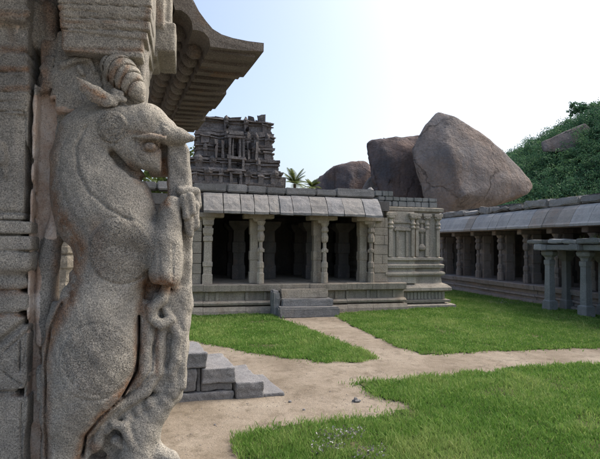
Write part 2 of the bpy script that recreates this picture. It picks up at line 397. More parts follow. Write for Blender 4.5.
# columns
def colonnette(mb, cx, cy, z0, h, s=1.0, knob=False):
    P = [(0, .125), (.16, .125), (.18, .10), (.24, .10), (.26, .12), (.33, .115), (.36, .075), (.50, .07), (.53, .095), (.56, .095), (.58, .065),
         (.66, .062), (.69, .115), (.76, .13), (.81, .10), (.83, .085), (.86, .135), (.90, .12), (.93, .09), (.96, .13), (1.0, .16)]
    mb.stack(cx, cy, [(z0+h*t, s*r) for t, r in P], 8)
    if knob:
        mb.box(cx-.13*s, cx+.13*s, cy-.06, cy+.06, z0+h*.505, z0+h*.555, .006, .012)
def hall_pier(style):
    h = 2.12; mb = MB()
    if style == 'plain':
        mb.stack(0, 0, [(0, .16), (.3, .16), (.32, .13), (.55, .13), (.57, .155), (.7, .155), (.72, .12), (1.35, .115), (1.38, .15), (1.5, .15), (1.53, .12), (1.62, .16), (1.78, .165), (1.8, .12), (1.86, .12), (1.9, .17), (h, .18)], 4)
        mb.box(-.15, .15, .172, .5, 0, h, .01)
    else:
        mb.stack(-.11, .28, [(0, .15), (.35, .15), (.37, .13), (.75, .13), (.78, .15), (1.05, .15), (1.08, .125), (1.6, .125), (1.64, .15), (h, .15)], 4)
    return mb.mesh('column')
pm_ = {k: hall_pier(k) for k in ('plain', 'double')}
mb = MB(); colonnette(mb, .07, -.10, 0, 2.05, .92, True); cln = mb.mesh('colonnette')
mb = MB(); mb.box(-.5, .5, -.22, .30, 2.135, 2.285, .008, .015); mb.stack(0, 0, [(2.03, .17), (2.13, .21)], 4); crb = mb.mesh('corbel')
HB = 3.07                        # underside of the beams
for x, k in ((.68, 'plain'), (2.32, 'double'), (4.52, 'double'), (6.22, 'double')):
    c = link('column', pm_[k], 'hall', hall, (x-3.4, YF+.2-16, .955))
    if k == 'double': link('colonnette', cln, 'hall', c)
    link('corbel', crb, 'hall', c)
mb = MB(); mb.box(hx0+.2, 6.75, YF+.05, YF+.55, HB+.172, 3.46, .01); part(mb, 'lintel', 'hall_shaded', hall)
icm = None
mb = MB(); mb.stack(0, 0, [(0, .24), (.5, .24), (.54, .2), (.95, .2), (1.0, .24), (1.35, .24), (1.4, .2), (1.8, .2), (1.86, .25), (2.0, .38), (2.14, .4)], 4)
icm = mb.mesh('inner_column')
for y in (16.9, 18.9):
    for x in (.2, 1.9, 3.05, 4.7, 6.0): link('inner_column', icm, 'hall_shaded', hall, (x-3.4, y-16, .955))
# left end wall, laid in courses, back and side walls, roof
def courses(mb, x0, x1, y, thick, z0, z1, ch, w0, w1, j=.012, gap=.004, bev=.012):
    z = z0
    while z < z1-.05:
        zt = min(z1, z+random.uniform(ch*.85, ch*1.15))
        if z1-zt < ch*.4: zt = z1
        e = irregular(x0, x1, w0, w1)
        for a, b in zip(e, e[1:]):
            d = random.uniform(-j, j); mb.box(a+gap, b-gap, y+d, y+thick, z+gap, zt-gap, .003, bev)
        z = zt
mb = MB(); courses(mb, hx0+.2, .49, YF+.12, .5, .956, 3.24, .33, .6, 1.2); part(mb, 'wall', 'hall', hall)
mb = MB(); mb.box(hx0+.1, 7.4, 19.9, 20.2, .956, 3.46); mb.box(hx0+.1, hx0+.4, 15.3, 19.89, .956, 3.46); mb.box(6.9, 7.2, 15.5, 19.89, .956, 3.46); part(mb, 'wall', 'hall_shaded', hall)
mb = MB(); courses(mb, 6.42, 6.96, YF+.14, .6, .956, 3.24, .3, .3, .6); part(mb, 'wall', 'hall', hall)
mb = MB(); mb.box(hx0, 6.95, YF+.02, 20.3, 3.465, 3.80, .0); part(mb, 'roof', 'hall_shaded', hall)
# eave slabs, each its own stone
ev = [.50, 1.04, 1.56, 2.02, 2.52, 3.0, 3.42, 3.98, 4.52, 5.05, 5.62, 6.42]
ev = [.50, 1.12, 1.66, 2.10, 2.58, 2.93, 3.36, 3.97, 4.55, 5.12, 5.85, 6.48]
pk = [1, 1, 1, 1, 1, 0, 0, 1, 0, 1, 0]
for i, (a, b) in enumerate(zip(ev, ev[1:])):
    d = random.uniform(-.02, .02); t = i/10
    s_ = [(YF+.14, 3.90), (YF-.02, 3.865), (YF-.17, 3.74), (YF-.31, 3.54), (YF-.42, 3.33), (YF-.46, 3.275), (YF-.45, 3.205), (YF-.36, 3.215), (YF-.26, 3.44), (YF-.08, 3.68), (YF+.1, 3.76)]
    mb = MB(); mb.rings([[(x, y+dd, z+dd*.6) for y, z in s_] for x, dd in ((a+.012, d), ((a+b)/2, d-.012), (b-.012, d+random.uniform(-.012, .012)))])
    bmesh.ops.subdivide_edges(mb.bm, edges=mb.bm.edges[:], cuts=1, use_grid_fill=True)
    part(mb.rough(.015, 5, 0, i), 'eave_slab', 'eave_pink' if pk[i] else 'eave', hall)
pe = [-3.6, -2.3, -.9, .18, 1.25, 1.92, 2.55, 3.2, 4.25, 4.98, 6.38]
for i, (a, b) in enumerate(zip(pe, pe[1:])):
    mb = MB(); h = .24+random.uniform(-.03, .05); mb.box(a+.008, b-.008, YF+.0, YF+.55, 3.912, 3.912+h, .015, .035)
    part(mb.rough(.014, 3.5, 2, i), 'parapet_stone', 'parapet', hall)
mb = MB(); mb.stack(6.3, YF+.2, [(4.15, .10), (4.22, .11), (4.28, .07), (4.31, .03)], 6); part(mb.rough(.02, 6, 1), 'finial_stone', 'parapet', hall)

# ------------------------------------------------------------------ shrine block at the right of the hall
shrine = thing('pilastered_shrine', 'square shrine block with carved pilasters and stepped base joined to hall', 'shrine', (8.2, 17, 0))
SY = 15.0
prof = [(.42, -.05), (.42, .12), (.36, .15), (.13, .155), (.13, .20), (.27, .205), (.29, .29), (.13, .31), (.13, .58), (.25, .60), (.32, .64), (.31, .74), (.20, .84), (.06, .90),
        (.03, 1.16), (.13, 1.18), (.15, 1.24), (.13, 1.30), (.01, 1.32), (.01, 1.43), (.11, 1.45), (.13, 1.55), (.09, 1.58), (0, 1.60), (0, 1.70), (.10, 1.73), (.10, 1.81), (.02, 1.83), (0, 1.85), (0, 3.5), (.10, 3.52), (.12, 3.64), (.04, 3.66)]
def ring_sec(o, z, x0, x1, y0, y1): return [(x0-o, y0-o, z), (x1+o, y0-o, z), (x1+o, y1+o, z), (x0-o, y1+o, z)]
mb = MB(); mb.rings([ring_sec(o, z, 6.78, 9.17, SY, 19.8) for o, z in prof if z >= -.06]); part(mb, 'wall', 'shrine', shrine)
mb = MB()                                  # projecting left bay in front of the wall
mb.rings([ring_sec(o*.8, z, 6.98, 8.05, SY-.17, SY+.4) for o, z in prof if z > .86 and z < 1.9][:]); 
mb.box(6.99, 8.04, SY-.165, SY-.002, 1.852, 3.49, .004)
part(mb, 'bay', 'shrine', shrine)
def pilaster(mb, x, y, w_, z0=1.86, z1=3.46):
    mb.box(x-w_/2, x+w_/2, y-.07, y-.002, z0, z1-.62, .003, .006)
    mb.stack(x, y-.04, [(z1-.617, w_*.42), (z1-.55, w_*.75), (z1-.48, w_*.45), (z1-.42, w_*.8), (z1-.34, w_*.5), (z1-.26, w_*.55), (z1-.22, w_*1.0), (z1-.14, w_*1.05)], 8, None, .7)
    mb.box(x-w_*1.3, x+w_*1.3, y-.12, y-.003, z1-.137, z1-.03, .004, .012); mb.box(x-w_*.8, x+w_*.8, y-.14, y-.004, z1-.20, z1-.142, .004, .01)
for x, y, w_ in ((7.08, SY-.165, .15), (7.96, SY-.165, .13), (8.22, SY, .12), (8.62, SY, .13), (9.08, SY, .13)):
    mb = MB(); pilaster(mb, x, y, w_); part(mb, 'pilaster', 'shrine', shrine)
mb = MB(); y = SY-.165                         # niche between the pilasters
mb.box(7.30, 7.40, y-.06, y-.002, 1.86, 2.78, .003, .008); mb.box(7.68, 7.78, y-.06, y-.002, 1.86, 2.78, .003, .008)
mb.box(7.22, 7.86, y-.09, y-.003, 2.783, 2.87, .003, .01); mb.box(7.28, 7.80, y-.06, y-.003, 2.873, 2.93, .003, .01)
mb.box(7.20, 7.88, y-.05, y-.003, 3.06, 3.14, .003, .01)
part(mb, 'niche_frame', 'shrine', shrine)
mb = MB(); mb.stack(8.42, SY-.03, [(2.08, .04), (2.12, .12), (2.2, .14), (2.28, .1), (2.32, .05), (2.5, .05), (2.7, .06), (2.78, .13), (2.86, .14), (2.92, .06), (3.05, .05), (3.1, .12), (3.2, .13)], 8, None, .6); part(mb, 'wall_urn', 'shrine', shrine)
mb = MB()                                  # little posts in the base recess
for i in range(11): x = 7.75+i*.142+random.uniform(-.015, .015); mb.box(x, x+.10, SY-.165, SY-.128, .314, .575, .006, .006)
part(mb, 'base_dentils', 'shrine', shrine)
z = 3.665
mb = MB(); courses(mb, 6.72, 9.12, SY+.06, .5, 3.67, 4.04, .185, .22, .36, .02, .006, .02); courses(mb, 6.62, 7.35, SY+.1, .5, 4.045, 4.25, .2, .22, .34, .03, .006, .02)
part(mb.rough(.008, 6), 'brick_parapet', 'post', shrine)
mb = MB(); mb.box(6.8, 9.1, SY+.58, 19.7, 3.662, 3.9); part(mb, 'roof', 'parapet', shrine)

# ------------------------------------------------------------------ cloister along the right side
CX = 13.5
clo = thing('pillared_cloister', 'long dark colonnade with grey sloping eave running down right side of the court', 'colonnade', (15.3, 16, 0))
Y0, Y1 = 3.0, 31.0
csec = [(CX-.12, -.05), (CX-.12, .14), (CX+.05, .16), (CX+.05, .27), (CX-.04, .29), (CX-.04, .36), (CX+.1, .38), (CX+.1, .53), (CX-.06, .55), (CX-.1, .72), (CX-.06, .75), (18.5, .75), (18.5, -.05)]
mb = MB()
e = irregular(Y0, Y1, 1.2, 2.2)
for a, b in zip(e, e[1:]):
    d = random.uniform(-.02, .02); mb.extrude([(p+d if p < 18 else p, q_+d*.4) for p, q_ in csec], 'y', a+.005, b-.005)
part(mb, 'platform', 'cloister', clo)
mb = MB(); mb.stack(.30, 0, [(0, .21), (.4, .21), (.43, .18), (.8, .18), (.84, .21), (1.15, .21), (1.18, .17), (1.65, .17), (1.7, .21), (2.02, .21)], 4); ccp = mb.mesh('column')
mb = MB(); colonnette(mb, -.08, -.02, 0, 2.02, 1.05); ccc = mb.mesh('colonnette')
mb = MB(); mb.box(-.42, .6, -.13, .13, 2.035, 2.22, .01, .02); ccb = mb.mesh('corbel')
cys = [22.4+1.6*k for k in range(5, 0, -1)]+[22.4-1.6*k for k in range(12)]
for y in cys:
    c = link('column', ccp, 'cloister', clo, (CX+.42-15.3, y-16, .755)); link('colonnette', ccc, 'cloister', c); link('corbel', ccb, 'cloister', c)
mb = MB(); mb.stack(0, 0, [(0, .22), (.5, .22), (.55, .18), (1.2, .18), (1.25, .22), (1.8, .2), (2.1, .36)], 4); cim = mb.mesh('inner_column')
for y in cys: link('inner_column', cim, 'hall_shaded', clo, (16.0-15.3, y-16, .755))
mb = MB(); mb.box(CX+.02, CX+.6, Y0, Y1, 2.98, 3.30); part(mb, 'lintel', 'cloister', clo)
mb = MB(); mb.box(18.0, 18.4, Y0, Y1, .755, 3.3); mb.box(CX+.5, 17.99, Y1-.3, Y1, .755, 2.97); part(mb, 'wall', 'hall_shaded', clo)
mb = MB(); mb.box(CX+.15, 18.5, Y0, Y1, 3.305, 3.70); part(mb, 'roof', 'hall_shaded', clo)
mb = MB(); mb.box(16.6, 18.2, Y0, 26, 3.705, 4.52, .02); part(mb, 'roof_terrace', 'tower', clo)
e = irregular(Y0, Y1, .42, .75); brown = [11.9, 15.6]
for i, (a, b) in enumerate(zip(e, e[1:])):
    yc = (a+b)/2; m = 'cl_eave_brown' if (12.9 < yc < 14.9 or 18.6 < yc < 19.2) else 'cl_eave'
    d = random.uniform(-.02, .02)
    s_ = [(CX+.2, 3.80), (CX+.0, 3.76), (CX-.16, 3.62), (CX-.31, 3.38), (CX-.43, 3.14), (CX-.48, 3.08), (CX-.47, 3.00), (CX-.38, 3.01), (CX-.26, 3.27), (CX-.07, 3.55), (CX+.15, 3.68)]
    mb = MB(); mb.rings([[(x+dd, y, z+dd*.5) for x, z in s_] for y, dd in ((a+.006, d), (yc, d-.01), (b-.006, d+random.uniform(-.01, .01)))])
    part(mb.rough(.006, 4, 0, i), 'eave_slab', m, clo)
e = irregular(Y0, Y1, .7, 1.7)
for i, (a, b) in enumerate(zip(e, e[1:])):
    h = .25+random.uniform(-.07, .13)
    mb = MB(); mb.box(CX+.02, CX+.55, a+.01, b-.01, 3.815, 3.815+h, .03, .05); part(mb.rough(.075, 1.9, 4, i+20), 'parapet_stone', 'parapet', clo)

# ------------------------------------------------------------------ small porch in front of the cloister
por = thing('stone_porch', 'small flat roofed stone porch on slender grey posts in front of colonnade', 'porch', (12.9, 11.5, 0))
pm = MB(); pm.stack(0, 0, [(-.04, .18), (.34, .17), (.38, .12), (.55, .12), (1.6, .105), (1.66, .128), (1.78, .128), (1.8, .115)], 4)
pm.stack(0, 0, [(1.803, .13), (1.9, .16), (1.98, .25), (2.08, .27), (2.14, .22)], 8)
pm = pm.mesh('post')
pys = (13.45, 11.95, 10.45, 8.95)
for y in pys: link('post', pm, 'post', por, (-.27, y-11.5, .0))
pm2 = MB(); pm2.stack(0, 0, [(-.04, .16), (.34, .15), (.38, .11), (1.75, .10), (1.8, .14), (1.95, .2), (2.14, .19)], 4); pm2 = pm2.mesh('post')
for y in pys: link('post', pm2, 'post', por, (.45, y-11.5, 0))
mb = MB()
for i, y in enumerate(pys):
    mb = MB(); mb.box(12.12, 13.44, y-.2, y+.2, 2.145, 2.36, .02, .03); part(mb.rough(.015, 3, 2, i), 'lintel', 'post', por)
for a, b in zip(pys, pys[1:]):
    mb = MB(); mb.box(12.3, 12.72, b+.21, a-.21, 2.15, 2.34, .01, .02); part(mb.rough(.012, 3, 2), 'beam', 'post', por)
e = [14.0, 13.2, 12.5, 11.9, 11.0, 10.2, 9.3, 8.4]
for i, (b, a) in enumerate(zip(e, e[1:])):
    mb = MB(); z = 2.37+random.uniform(0, .01); mb.box(12.2+random.uniform(-.1, .12), 13.42, a+.02, b-.02, z, z+random.uniform(.09, .15), .02, .03); part(mb.rough(.03, 2.4, 4, i+40), 'roof_slab', 'post', por)

# ------------------------------------------------------------------ ruined gateway tower
TY = 38.0
def tx(x): return atY(x, 187, TY)[0]
def tz(y): return atY(232, y, TY)[2]
TXC = tx(235)
tower = thing('gateway_tower', 'ruined dark brick gateway tower rising behind the hall, its top broken flat', 'tower', (TXC, TY+2, 0))
px = (tx(260)-tx(235))/25
mb = MB()
tiers = [(210, 186, 48, 46), (186, 172, 46, 44), (172, 160, 43, 41), (160, 147, 38, 37), (147, 134, 37.5, 36), (134, 119, 36.5, 35)]
for yb, yt, wb, wt in tiers:
    z0, z1 = tz(yb) if yb < 205 else 0, tz(yt)
    mb.rings([[(TXC+sx*wd*px, TY+1.9+sy*wd*px*.62, z) for sx, sy in ((-1, -1), (1, -1), (1, 1), (-1, 1))] for z, wd in ((z0, wb), (z1, wt))])
tb = mb
for yb, yt, wb, wt in tiers[1:]:
    z1 = tz(yt); z0 = tz(yb)
    for zz, o, hh in ((z1-.16, 1.6, .16), (z0+.05, 1.2, .18), (z1-.42, .9, .1)):
        wd = wb*px+o*px; tb.box(TXC-wd, TXC+wd, TY+1.9-wd*.64, TY+1.9+wd*.64, zz, zz+hh, .05)
bmesh.ops.subdivide_edges(tb.bm, edges=tb.bm.edges[:], cuts=9, use_grid_fill=True)
part(tb.rough(.16, 1.1), 'tower_body', 'tower', tower)
mb = MB()
yf = lambda wd: TY+1.9-wd*px*.62
for yb, yt, wb, wt in tiers[1:]:
    z0, z1 = tz(yb), tz(yt)
    n = 7
    for i in range(n):
        u = -1+2*(i+.5)/n+random.uniform(-.04, .04)
        if abs(u) < .1: continue
        x = TXC+u*wb*px*.95; wq = random.uniform(.14, .3); d = random.uniform(.08, .26)
        if random.random() < .12: continue
        mb.box(x-wq, x+wq, yf(wb)-d, yf(wb)+.3, z0+.15, z1-random.uniform(.15, .4), .05)
        mb.box(x-wq*1.4, x+wq*1.4, yf(wb)-d-.1, yf(wb)+.3, z1-.42, z1-.28, .04)
        if random.random() < .6: mb.stack(x, yf(wb)-d*.4, [(z1-.3, wq*1.1), (z1-.05, wq*1.3), (z1+.12, wq*.8), (z1+.25, wq*.2)], 6)
# central bay
for xo, wq, y0_, y1_, dd in ((-6.5, 1.3, 172, 140, .75), (-3.2, .9, 160, 140, .6), (3.6, .9, 160, 140, .6), (7, 1.3, 172, 140, .75), (0, 9.5, 161, 157.5, .8), (0, 8.6, 140, 137, .85), (0, 6.5, 136.8, 133, .7), (0, 9, 172.5, 170, .95), (-4.5, 1, 186, 174, .8), (4.5, 1, 186, 174, .8), (0, 5.5, 175, 173, 1.0), (-13, 1.4, 160, 142, .5), (12.5, 1.4, 160, 142, .5), (-19, 1.2, 160, 141, .5), (20, 1.2, 160, 142, .5)):
    mb.box(TXC+(xo-wq)*px, TXC+(xo+wq)*px, yf(44)-dd*.45, yf(38)+.9, tz(y0_), tz(y1_), .05)
bmesh.ops.subdivide_edges(mb.bm, edges=mb.bm.edges[:], cuts=1, use_grid_fill=True)
part(mb.rough(.09, 1.7, 0, 4), 'niche_tiers', 'tower', tower)
mb = MB(); xa = tx(262); mb.box(xa-.36, xa+.3, TY+.3, TY+.9, tz(121), tz(111.5), .12); part(mb.rough(.1, 2, 2), 'broken_finial', 'tower', tower)
mb = MB()
for k in range(22):
    x = tx(random.uniform(201, 262)); w_ = random.uniform(.12, .5); mb.box(x-w_, x+w_, TY+.3+random.random(), TY+1.6, tz(121), tz(120)+random.uniform(.02, .42), .12)
part(mb.rough(.1, 2, 1), 'broken_crest', 'tower', tower)
opening_shade = plain('painted_opening_shade', (.012, .011, .012))  # flat black painted on blocks in place of the shade inside openings
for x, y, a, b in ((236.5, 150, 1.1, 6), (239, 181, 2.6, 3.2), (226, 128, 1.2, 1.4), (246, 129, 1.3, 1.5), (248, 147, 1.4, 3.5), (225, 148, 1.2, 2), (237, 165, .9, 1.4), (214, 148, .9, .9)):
    c = (tx(x), 0, tz(y)); mb = MB(); mb.box(c[0]-a*px, c[0]+a*px, yf(46)-.25, yf(46)+.5, c[2]-b*px, c[2]+b*px, .05, .03); part(mb, 'dark_opening', opening_shade, tower)
for a, b, y in ((183, 205, 172), (276, 287, 176)):
    mb = MB(); mb.box(tx(a), tx(b), TY+.2, TY+3, 0, tz(y), .1); bmesh.ops.subdivide_edges(mb.bm, edges=mb.bm.edges[:], cuts=5, use_grid_fill=True)
    part(mb.rough(.3, .9, 0, a), 'ruined_shoulder', 'tower', tower)
mb = MB(); mb.box(tx(272), tx(279), TY+.2, TY+2.5, 0, tz(166), .1); bmesh.ops.subdivide_edges(mb.bm, edges=mb.bm.edges[:], cuts=5, use_grid_fill=True); part(mb.rough(.28, .9, 0, 3), 'ruined_shoulder', 'tower', tower)

# ------------------------------------------------------------------ boulders
def boulder(name, label, D, front, back, mat, amp, cuts=5, thick=9.0, seed=0, sm=1):
    """front: outline pixels with a bulge towards the camera in metres; back outline shrunk and pushed away"""
    P = [tuple(atD(x, y, D-b)) for x, y, b in front]+[tuple(atD(x, y, D+thick*f)) for x, y, f in back]
    bm = bmesh.new(); vs = [bm.verts.new(p) for p in P]
    r = bmesh.ops.convex_hull(bm, input=vs)
    bmesh.ops.delete(bm, geom=[g for g in r['geom_interior'] if isinstance(g, bmesh.types.BMVert)], context='VERTS')
    bmesh.ops.bevel(bm, geom=bm.edges[:], offset=.22, segments=1, affect='EDGES', clamp_overlap=True)
    bmesh.ops.triangulate(bm, faces=bm.faces[:])
    for _ in range(6):
        le = [e for e in bm.edges if e.calc_length() > .55]
        if not le: break
        bmesh.ops.subdivide_edges(bm, edges=le, cuts=1)
        bmesh.ops.triangulate(bm, faces=bm.faces[:])
    for _ in range(sm): bmesh.ops.smooth_vert(bm, verts=bm.verts[:], factor=.5, use_axis_x=True, use_axis_y=True, use_axis_z=True)
    off = Vector((seed*13.1, seed*5.7, 0))
    bm.normal_update()
    mv = [v.normal*((mnoise.fractal((v.co+off)*.16, 1.0, 2.0, 5)+.55*mnoise.ridged_multi_fractal((v.co+off)*.22, 1.0, 2.1, 4, 1.0, 2.0)-.6)*amp) for v in bm.verts]
    for v, m in zip(bm.verts, mv): v.co += m
    c = sum((v.co for v in bm.verts), Vector())/len(bm.verts); c.z = 0
    bmesh.ops.recalc_face_normals(bm, faces=bm.faces[:]); bmesh.ops.translate(bm, verts=bm.verts[:], vec=-c)
    me = bpy.data.meshes.new(name); bm.to_mesh(me); bm.free()
    for p in me.polygons: p.use_smooth = True
    o = link(name, me, mat, None, c); return tag(o, label, 'boulder', 'granite boulders behind the temple')
boulder('boulder', 'huge tilted orange grey boulder with pointed top above the colonnade', 52,
        [(410.5, 150, .6), (420, 134, .3), (436.5, 112, -1), (440, 112, -1), (446, 117, 0), (456, 117.5, 0), (482, 134, .6), (503, 150, .6), (518, 166, .4), (530, 180, 0), (533, 187, 0), (529, 193, .6), (508, 200, 1.6), (480, 207, 2.2), (440, 225, 2.2), (424, 200, 2.0), (415, 165, 1.6), (508, 180, 2.2), (450, 150, 3.2), (464, 196, 4.4)],
        [(425, 140, .8), (440, 122, .8), (475, 140, .9), (510, 175, .9), (515, 195, .9), (440, 230, .9)], 'boulder', .24, thick=10, seed=1, sm=0)
boulder('boulder', 'dark rounded boulder with flat top leaning against the big orange one', 58,
        [(366, 145, 0), (370, 140, 0), (380, 137.5, 0), (400, 137, 0), (425, 134, 0), (432, 160, 1), (428, 200, 1), (370, 165, 1), (376, 190, 1), (380, 215, 2), (430, 215, 2), (395, 165, 2.4), (400, 195, 2.5)],
        [(372, 145, .9), (420, 138, .9), (385, 200, .9), (425, 205, .9)], 'boulder_dark', .5, thick=9, seed=2, sm=0)
boulder('boulder', 'low dark domed boulder peeping over the hall roof by the palms', 75,
        [(313, 187, 0), (322, 178, 1), (336, 168, 1.5), (352, 162, 1.5), (363, 162, 1), (372, 169, 1), (385, 180, 1), (395, 200, 1), (305, 215, 1), (350, 185, 3.5), (345, 210, 4)],
        [(325, 182, .9), (352, 167, .9), (372, 174, .9), (350, 210, 1)], 'boulder_dark', .7, thick=12, seed=3)
boulder('boulder', 'small brown rock wedged between dome boulder and hall roof', 60,
        [(362, 186, 0), (368, 177, .3), (376, 172, .3), (384, 180, .3), (384, 200, .5), (360, 200, .5)],
        [(366, 186, 1), (376, 176, 1), (382, 195, 1)], 'boulder', .25, thick=3, seed=4)

# ------------------------------------------------------------------ hill with wood
def skyl(px_):                  # skyline height (pixels) of the bare hill along the picture
    return np.interp(px_, [380, 440, 480, 505, 540, 570, 600, 660, 760, 900], [246, 215, 180, 157, 139, 123, 104, 70, 40, 30])
ths = np.linspace(380, 900, 70); ds = np.linspace(75, 190, 40)
HV = []
def hill_pt(px_, D):
    d = ray(px_, 245); d = d/np.linalg.norm(d[:2]); t = np.clip((D-75)/62, 0, 1); s_ = t*t*(3-2*t)
    if D > 140: s_ *= 1-.25*((D-140)/50)**2
    top = (246-skyl(px_))/F*math.cos(math.atan((px_-300)/F))*137
    xy = d[:2]*D
    z = top*s_+1.2*mnoise.noise((xy[0]*.06, xy[1]*.06, 0))*min(1, t*3)
    return (xy[0], xy[1], z-.3)
for D in ds:
    for p_ in ths: HV.append(hill_pt(p_, D))
ii = np.arange(len(HV)).reshape(len(ds), len(ths))
structure(link('hill', mesh_np('hill', HV, np.stack([ii[:-1, :-1], ii[:-1, 1:], ii[1:, 1:], ii[1:, :-1]], -1).reshape(-1, 4), True), 'hill'))
def leaf_quads(cent, size, rr):
    n = len(cent); a = rr.normal(size=(n, 3)); a /= np.linalg.norm(a, axis=1)[:, None]
    b = np.cross(a, rr.normal(size=(n, 3))); b /= np.linalg.norm(b, axis=1)[:, None]
    s_ = size[:, None]
    return np.stack([cent-a*s_, cent+b*s_*.55, cent+a*s_, cent-b*s_*.55], 1).reshape(-1, 3)
def crown_points(c, rad, n, rr, flat=.8):
    """leaves gathered into several clumps round a centre"""
    k = max(3, n//28); cl = rr.normal(size=(k, 3)); cl /= np.linalg.norm(cl, axis=1)[:, None]
    cl *= (rad*(.35+.55*rr.random(k)))[:, None]; which = rr.integers(0, k, n)
    o = rr.normal(size=(n, 3)); o /= np.linalg.norm(o, axis=1)[:, None]; o *= (rad*.42*rr.random(n)**.45)[:, None]
    p = cl[which]+o; p[:, 2] *= flat
    return c+p, np.clip(.5+.25*rr.normal(size=k)[which]*.6+.12*rr.normal(size=n), 0, 1)
V, S = [], []
cnt = 0
while cnt < 2400:
    p_ = random.uniform(470, 700); D = random.uniform(84, 142)
    if random.random() > .35+.65*(D-84)/58: continue
    h = hill_pt(p_, D); cnt += 1
    rad = random.choice((.7, 1.0, 1.4, 1.9, 2.7))*random.uniform(.85, 1.15); c = np.array(h)+[0, 0, rad*.75]
    ytop = 245-(c[2]+rad-2.2)/D*F/math.cos(math.atan((p_-300)/F))*math.cos(math.atan((p_-300)/F))
    if 541 < p_ < 596 and D < 106 and (c[2]+rad-2.2) > (106/F)*D*math.cos(math.atan((p_-300)/F)): continue
    n = int(165*rad/1.5)
    P, s_ = crown_points(c, rad, n, rng); off = random.uniform(-.38, .34)
    V.append(leaf_quads(P, .10+.13*rng.random(n), rng)); S.append(np.repeat(np.clip(s_+off, 0, 1), 4))
V = np.concatenate(V); S = np.concatenate(S)
stuff(link('hillside_wood', mesh_np('hillside_wood', V, np.arange(len(V)).reshape(-1, 4), False, {'shade': S}), 'wood'))
h = np.array(hill_pt(566, 108))
def rock_at(name, label, D, front, back, mat, seed):
    return boulder(name, label, D, front, back, mat, .3, thick=4, seed=seed, sm=0)
boulder('rock_outcrop', 'pale flat rock slab showing among the trees on the hillside', 100,
        [(541, 142, 0), (560, 134, .5), (576, 127, .5), (585, 123.5, 0), (593, 130, 0), (594, 139, .5), (575, 150, 2), (574, 133, 1.2), (560, 152, 1.5), (543, 152, 1)],
        [(552, 142, 1), (582, 127, 1), (588, 140, 1)], 'boulder', .18, thick=5, seed=6, sm=0)
def leafy_tree(name, label, base_, h, crown, mat, n, leaf, seed, trunk=.18):
    rr = np.random.default_rng(seed); rs = random.Random(seed)
    t = thing(name, label, 'tree', base_)
    mb = MB(); top = Vector((rs.uniform(-.3, .3), rs.uniform(-.3, .3), h*.72))
    mb.tube([(0, 0, -.5), (top.x*.3, top.y*.3, h*.3), top], [trunk, trunk*.75, trunk*.3])
    ends = []
    for k in range(9):
        a = 2*math.pi*k/9+rs.random(); r_ = crown*rs.uniform(.45, .95); z = h*rs.uniform(.6, 1.0)
        st = Vector((top.x*.5, top.y*.5, h*rs.uniform(.35, .6))); en = Vector((math.cos(a)*r_, math.sin(a)*r_, z)); ends.append(en)
        mb.tube([st, (st+en)/2+Vector((0, 0, .2)), en], [trunk*.4, trunk*.25, trunk*.08], 5)
    link('trunk', mb.mesh('trunk'), 'bark', t)
    V, S = [], []
    for e_ in ends+[top]:
        m = n//10; P, s_ = crown_points(np.array(e_), crown*rs.uniform(.34, .55), m, rr); V.append(leaf_quads(P, leaf*(.7+.6*rr.random(m)), rr)); S.append(np.repeat(s_, 4))
    V = np.concatenate(V); link('crown', mesh_np('crown', V, np.arange(len(V)).reshape(-1, 4), False, {'shade': np.concatenate(S)}), mat, t)
    return t
h = hill_pt(582, 136); leafy_tree('skyline_tree', 'airy tree standing alone on the crest of the wooded hill', h, 6.8, 2.9, 'wood', 2600, .22, 5)
h = hill_pt(598, 136); leafy_tree('skyline_tree', 'dense dark tree on the hill crest at the right picture edge', h, 4.6, 2.6, 'wood', 1300, .24, 8)
b = atD(168, 245, 46); leafy_tree('leafy_tree', 'light green tree seen between the carved beast and the tower', (b[0], b[1], 0), 11.5, 3.2, 'tree', 2600, .2, 11)
b = atD(132, 245, 42); leafy_tree('leafy_tree', 'yellow green tree seen through gap under the carved muzzle', (b[0], b[1], 0), 9.0, 3.2, 'tree', 2600, .2, 12)

def palm(label, px_, D, zc, L, seed):
    rs = random.Random(seed); b = atD(px_, 245, D)
    t = thing('palm_tree', label, 'palm tree', (b[0], b[1], 0), 0, 'palms behind the hall')
    mb = MB(); mb.tube([(0, 0, -.3), (.1, 0, zc*.5), (0, 0, zc)], [.2, .15, .13], 8); link('trunk', mb.mesh('trunk'), 'bark', t)
    for k in range(17):
        a = 2*math.pi*k/17*2.3+rs.uniform(-.2, .2); el = rs.uniform(.1, 1.45); V = []; F_ = []; S = []
        pts = []
        for i in range(9):
            u = i/8; r_ = L*u*math.cos(el*(1-.25*u)); z = L*(u*math.sin(el)-.62*u*u*math.cos(el)*1.1)
            pts.append(Vector((math.cos(a)*r_, math.sin(a)*r_, zc+z)))
        for i in range(26):
            u = .12+.86*i/25; f = u*8; j = min(7, int(f)); p = pts[j].lerp(pts[j+1], f-j); d = (pts[j+1]-pts[j]).normalized()
            sd_ = d.cross(Vector((0, 0, 1))).normalized(); ll = L*.30*math.sin(math.pi*(.12+.8*u))
            for s in (-1, 1):
                tip = p+(sd_*s*.85+d*.55+Vector((0, 0, -.25)))*ll; w_ = d*.035
                n0 = len(V); V += [p-w_, p+w_, tip+w_*.3, tip-w_*.3]; F_.append((n0, n0+1, n0+2, n0+3)); S += [rs.random()]*4
        link('frond', mesh_np('frond', [tuple(v) for v in V], F_, False, {'shade': S}), 'palm', t)
palm('taller palm whose fronds fan above the hall roof beside the tower', 294, 44, 2.2+(245-183)/450*44, 1.75, 1)
palm('smaller palm further back, just peeping over the hall roof near domed boulder', 311.5, 52, 2.2+(245-186)/450*52, 1.3, 2)

